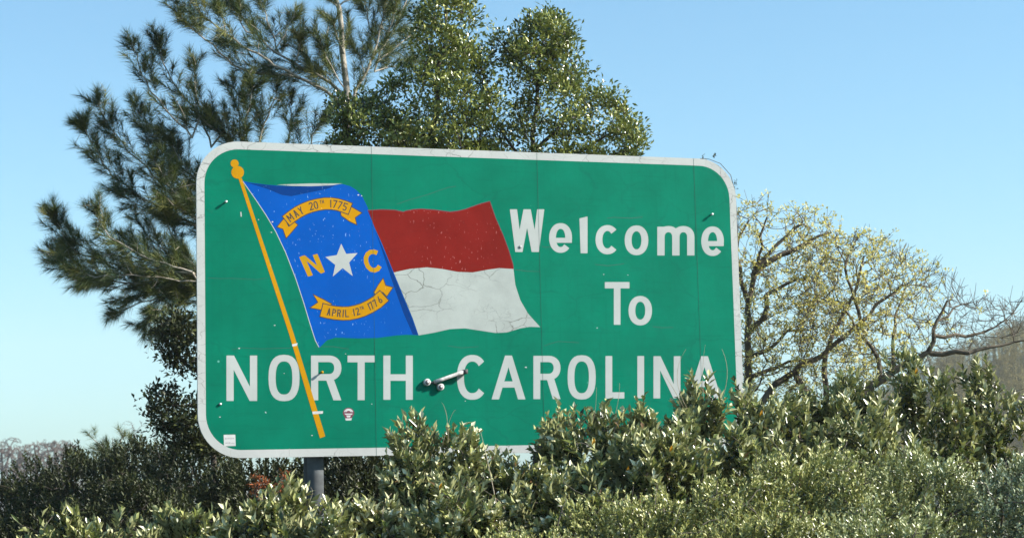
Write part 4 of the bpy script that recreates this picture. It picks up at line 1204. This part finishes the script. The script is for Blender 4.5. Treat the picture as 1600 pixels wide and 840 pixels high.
FG = 'small-leaved shrubs along the front of the hedge'
fine = [
    (840, 812, 10.9, 110, 'fine_leaf', 'olive small-leaved shrub at the bottom frame edge right of the dry twigs'),
    (985, 765, 11.0, 120, 'fine_leaf', 'olive small-leaved shrub in front of the middle of the hedge'),
    (1130, 735, 11.1, 110, 'fine_leaf', 'yellowish small-leaved shrub in front, below the sign\'s right edge'),
    (1260, 700, 11.3, 115, 'fine_leaf', 'small-leaved shrub climbing the hedge front under the flowering trees'),
    (1400, 690, 11.4, 120, 'mixed_leaf', 'sage green small-leaved shrub in front of the high glossy shrub'),
    (1545, 700, 11.4, 125, 'grey_leaf', 'silvery small-leaved shrub filling the lower right corner of the picture'),
    (1180, 800, 10.5, 130, 'fine_leaf', 'lowest small-leaved shrub at the bottom edge right of the middle'),
    (1370, 780, 10.6, 120, 'mixed_leaf', 'sage green small-leaved shrub at the bottom edge, left of the corner one'),
    (1680, 690, 11.4, 100, 'grey_leaf', 'silvery small-leaved shrub cut off by the right frame edge'),
]
for i, (px, top, dep, hw, mk, lab) in enumerate(fine):
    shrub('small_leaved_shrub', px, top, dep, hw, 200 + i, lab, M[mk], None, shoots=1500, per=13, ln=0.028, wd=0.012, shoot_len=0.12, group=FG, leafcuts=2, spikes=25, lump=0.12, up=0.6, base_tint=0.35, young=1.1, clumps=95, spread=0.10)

DG = 'shaded shrubs behind the hedge on the left'
dark = [
    (20, 734, 21.5, 90, 'leftmost shaded shrub under the distant bare trees'),
    (120, 700, 21.5, 95, 'shaded shrub second from the left frame edge, below the pine sapling'),
    (215, 680, 21.0, 85, 'tall shaded shrub between the pine sapling and the sign\'s left edge'),
    (300, 676, 19.0, 85, 'shaded shrub behind the lower left corner of the sign'),
    (60, 775, 18.0, 100, 'low shaded shrub at far left, behind the pale-tipped ones'),
    (220, 750, 17.5, 100, 'low dark shrub at left between the pale-tipped row and the pine sapling'),
    (400, 690, 16.6, 90, 'dark shrub under the sign, left of the post'),
    (535, 690, 16.2, 90, 'dark shrub under the sign, right behind the post'),
    (650, 690, 16.6, 95, 'dark shrub behind the sign, right of the post'),
    (1250, 640, 17.0, 110, 'dark shrub at the foot of the flowering trees'),
]
for i, (px, top, dep, hw, lab) in enumerate(dark):
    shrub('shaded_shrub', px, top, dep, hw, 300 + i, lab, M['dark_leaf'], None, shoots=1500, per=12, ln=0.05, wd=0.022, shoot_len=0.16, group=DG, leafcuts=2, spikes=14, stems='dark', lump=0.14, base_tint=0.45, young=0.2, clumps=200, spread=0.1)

# dry twigs, tendrils and single coloured leaves growing out of the hedge (parts of their shrubs)
def sprig(owner, pts, r0, m, bend=0.0):
    root, base, _ = owner
    q = np.array([P(x, y, d) for x, y, d in pts]) - base
    t = np.linspace(0, 1, len(q)); tt = np.linspace(0, 1, 9)
    if len(q) > 2:
        c = [np.polyfit(t, q[:, j], min(len(q) - 1, 3)) for j in range(3)]
        q = np.stack([np.polyval(c[j], tt) for j in range(3)], 1)
    V, F = tube_mesh(q, np.linspace(r0, r0 * 0.35, len(q)), 5)
    return make('twig', V, F, m, root)
for pts, ow, r in (([(765, 835, 12.0), (790, 800, 12.0), (756, 765, 12.0)], 11, .004), ([(778, 800, 11.9), (764, 730, 12.1), (750, 670, 12.3)], 11, .0035), ([(735, 815, 11.9), (705, 780, 11.9), (675, 765, 12)], 11, .004),
                   ([(700, 840, 11.9), (690, 800, 12.0), (680, 760, 12.0)], 11, .003), ([(560, 835, 12.0), (552, 805, 12.1), (535, 770, 12.2)], 12, .003), ([(610, 838, 12), (598, 800, 12), (612, 770, 12.1)], 12, .003),
                   ([(690, 700, 13), (703, 655, 13), (712, 640, 13)], 0, .0026), ([(700, 690, 13), (698, 650, 13), (690, 628, 13)], 0, .0024), ([(625, 700, 13), (628, 668, 13), (630, 640, 13)], 0, .0024),
                   ([(1070, 640, 13.2), (1048, 600, 13.2), (1035, 585, 13.2)], 3, .0025), ([(1075, 640, 13.2), (1058, 590, 13.2), (1072, 545, 13.2)], 3, .0022), ([(1120, 640, 13.2), (1136, 590, 13.2), (1128, 545, 13.2)], 3, .003),
                   ([(1100, 630, 13.2), (1098, 580, 13.2), (1102, 538, 13.2)], 3, .002), ([(925, 660, 13.1), (930, 640, 13.1), (932, 605, 13.1)], 2, .0025), ([(960, 650, 13.1), (966, 625, 13.1), (968, 598, 13.1)], 2, .0022),
                   ([(1165, 640, 13.4), (1150, 606, 13.4), (1136, 618, 13.4)], 4, .002), ([(390, 835, 12.2), (396, 800, 12.2), (384, 770, 12.2)], 13, .0025), ([(480, 790, 12.2), (488, 770, 12.2), (484, 760, 12.2)], 13, .002)):
    sprig(shr[ow], pts, r, M['twig'])
for x, y, d, ow in ((1429, 584, 13.6, 6), (925, 695, 12.0, 8), (978, 738, 12.0, 8), (1046, 706, 11.9, 8), (686, 765, 11.9, 11), (1187, 650, 13.0, 4)):
    root, base, _ = shr[ow]
    g = np.random.default_rng(int(x))
    V, F, q = leaves((P(x, y, d) - base)[None], unit(np.array([[0.3, -0.3, 0.7]])), np.array([[0.5, -0.8, 0.3]]), np.array([0.05]), np.array([0.026]), g)
    make('leaf', V, F, M['orange_leaf'], root, tint=np.full(5, 0.6))['label'] = 'orange leaf'

# rusty dead spray
def dead_spray():
    g = np.random.default_rng(77)
    b0 = P(425, 760, 13.2)
    base = np.array([b0[0], b0[1], float(height(b0[0], b0[1]))])
    root = empty('dead_shrub', base, 0, label='rusty brown dead spray of leaves left of the sign post', cat='shrub')
    tg = fill([(392, 745), (415, 748), (450, 738), (446, 760), (425, 778), (398, 775)], 34, 13.2, 0.1, g)
    A, par, rad, ends = grow([([base, P(425, 800, 13.2), P(420, 762, 13.2)], 0.008, 0.004)], tg, g, seg=0.07, rmin=0.0018)
    V, F = wood(A, par, rad, 4)
    make('stems', V - base, F, M['dark_bark'], root)
    V, F, T = leaf_clusters(A[ends], 0.04, 9, 0.04, 0.011, g, up=0.0, cuts=2)
    make('foliage', V - base, F, M['rust_leaf'], root, tint=T, kind='stuff')
dead_spray()

# creeper wisps over the upper right corner of the board
def creeper():
    g = np.random.default_rng(79)
    base = sw_(1152, 290, -0.05)
    root = empty('vine', base, 0, label='thin vine wisps peeping over the upper right corner of the sign', cat='vine')
    pts = [sw_(x, y, -0.05) for x, y in ((1158, 420), (1156, 340), (1153, 300), (1146, 272), (1130, 254), (1112, 247), (1098, 246))]
    V, F = tube_mesh(np.array(pts) - base, np.linspace(0.004, 0.002, len(pts)), 5)
    make('stem', V, F, M['dark_bark'], root)
    c = np.array([sw_(x, y, -0.03) for x, y in ((1117, 245), (1119, 243), (1101, 244), (1153, 289), (1151, 294), (1154, 284), (1152, 291))])
    V, F, T = leaf_clusters(c, 0.015, 4, 0.03, 0.012, g)
    make('leaves', V - base, F, M['dark_leaf'], root, tint=T, kind='stuff')
creeper()

# ------------------------------------------------------------------ far bare trees
def bare_tree(g, base, h, spread, m, root=None, twigs=90, name='bare_tree'):
    lean = g.normal(0, 0.04, 2)
    top = base + np.array([lean[0] * h, lean[1] * h, h * 0.9])
    k = twigs
    u = g.random(k) ** 0.6
    z = 0.35 + 0.65 * u
    rr = spread * np.sqrt(np.clip(1 - ((z - 0.62) / 0.42) ** 2, 0.05, 1)) * np.sqrt(g.random(k))
    a = g.uniform(0, 6.28, k)
    tg = base + np.stack([rr * np.cos(a) + lean[0] * h * z, rr * np.sin(a) + lean[1] * h * z, z * h], 1)
    A, par, rad, ends = grow([([base + np.array([0, 0, -0.3]), (base + top) / 2 + np.array([g.normal(0, 0.1), 0, 0]), top], h * 0.016, h * 0.005)], tg, g, seg=h * 0.09, rmin=h * 0.0023, p=0.35)
    return A, par, rad
FT = 'distant bare trees at the far left'
g = np.random.default_rng(55)
xs = np.concatenate([np.linspace(-28, 112, 17)])
for i, x in enumerate(xs):
    d = 250 + g.uniform(-15, 25)
    p = P(x + g.normal(0, 2), 720, d)
    base = np.array([p[0], p[1], float(height(p[0], p[1]))])
    toppx = np.interp(x, [-30, 10, 30, 70, 112], [692, 690, 703, 690, 694]) + g.normal(0, 4)
    h = P(x, toppx, d)[2] - base[2]
    A, par, rad = bare_tree(g, base, h, h * 0.22, M['far_bark'], twigs=110)
    V, F = wood(A, par, rad * 1.7, 3)
    root = make('bare_tree', V - base, F, M['far_bark'])
    root.location = base
    prop(root, label='distant leafless grey-brown tree in the hazy treeline at the left frame edge', cat='tree', group=FT)
# thin bare tree behind the sapling
p = P(213, 720, 60); base = np.array([p[0], p[1], float(height(p[0], p[1]))])
h = P(213, 655, 60)[2] - base[2]
A, par, rad = bare_tree(np.random.default_rng(4), base, h, h * 0.2, M['far_bark'], twigs=90)
V, F = wood(A, par, rad * 0.55, 3)
root = make('bare_tree', V - base, F, M['far_bark'])
root.location = base
prop(root, label='thin leafless tree rising behind the shaded shrubs right of the pine sapling', cat='tree')

# far wood on the hill: one mass
protos = []
for i in range(6):
    A, par, rad = bare_tree(g, np.zeros(3), 4.4, 1.9, None, twigs=55)
    protos.append(wood(A, par, rad * 2.0, 3))
parts = []
for i in range(900):
    y = g.uniform(212, 296); x = g.uniform(520, 870) / FPX * y
    if height(x, y) < -1:
        continue
    V, F = protos[i % 6]
    a = g.uniform(0, 6.28); sc = g.uniform(0.7, 1.2)
    Rm = np.array([[math.cos(a), -math.sin(a), 0], [math.sin(a), math.cos(a), 0], [0, 0, 1]]) * sc
    parts.append((V @ Rm.T + np.array([x, y, float(height(x, y))]), F))
V, F = join(parts)
M['wood_far'] = bark_mat('far_hill_wood', (0.085, 0.068, 0.020), (0.20, 0.165, 0.045), 0.05)
prop(make('woodland', V, F, M['wood_far']), kind='stuff', label='bare grey-olive woodland covering the distant hill at right', cat='woodland')

# ------------------------------------------------------------------ air: a thin even haze round everything
hz = bpy.data.materials.new('thin_haze')
hz.use_nodes = True
hz.node_tree.nodes.clear()
ho = hz.node_tree.nodes.new('ShaderNodeOutputMaterial')
hv = hz.node_tree.nodes.new('ShaderNodeVolumePrincipled')
hv.inputs['Color'].default_value = (0.92, 0.94, 0.98, 1)
hv.inputs['Density'].default_value = 0.00036
hz.node_tree.links.new(hv.outputs[0], ho.inputs['Volume'])
V, F = box(-1560, 1560, -1560, 1560, -8, 130)
prop(make('haze', V, F, hz), kind='stuff')
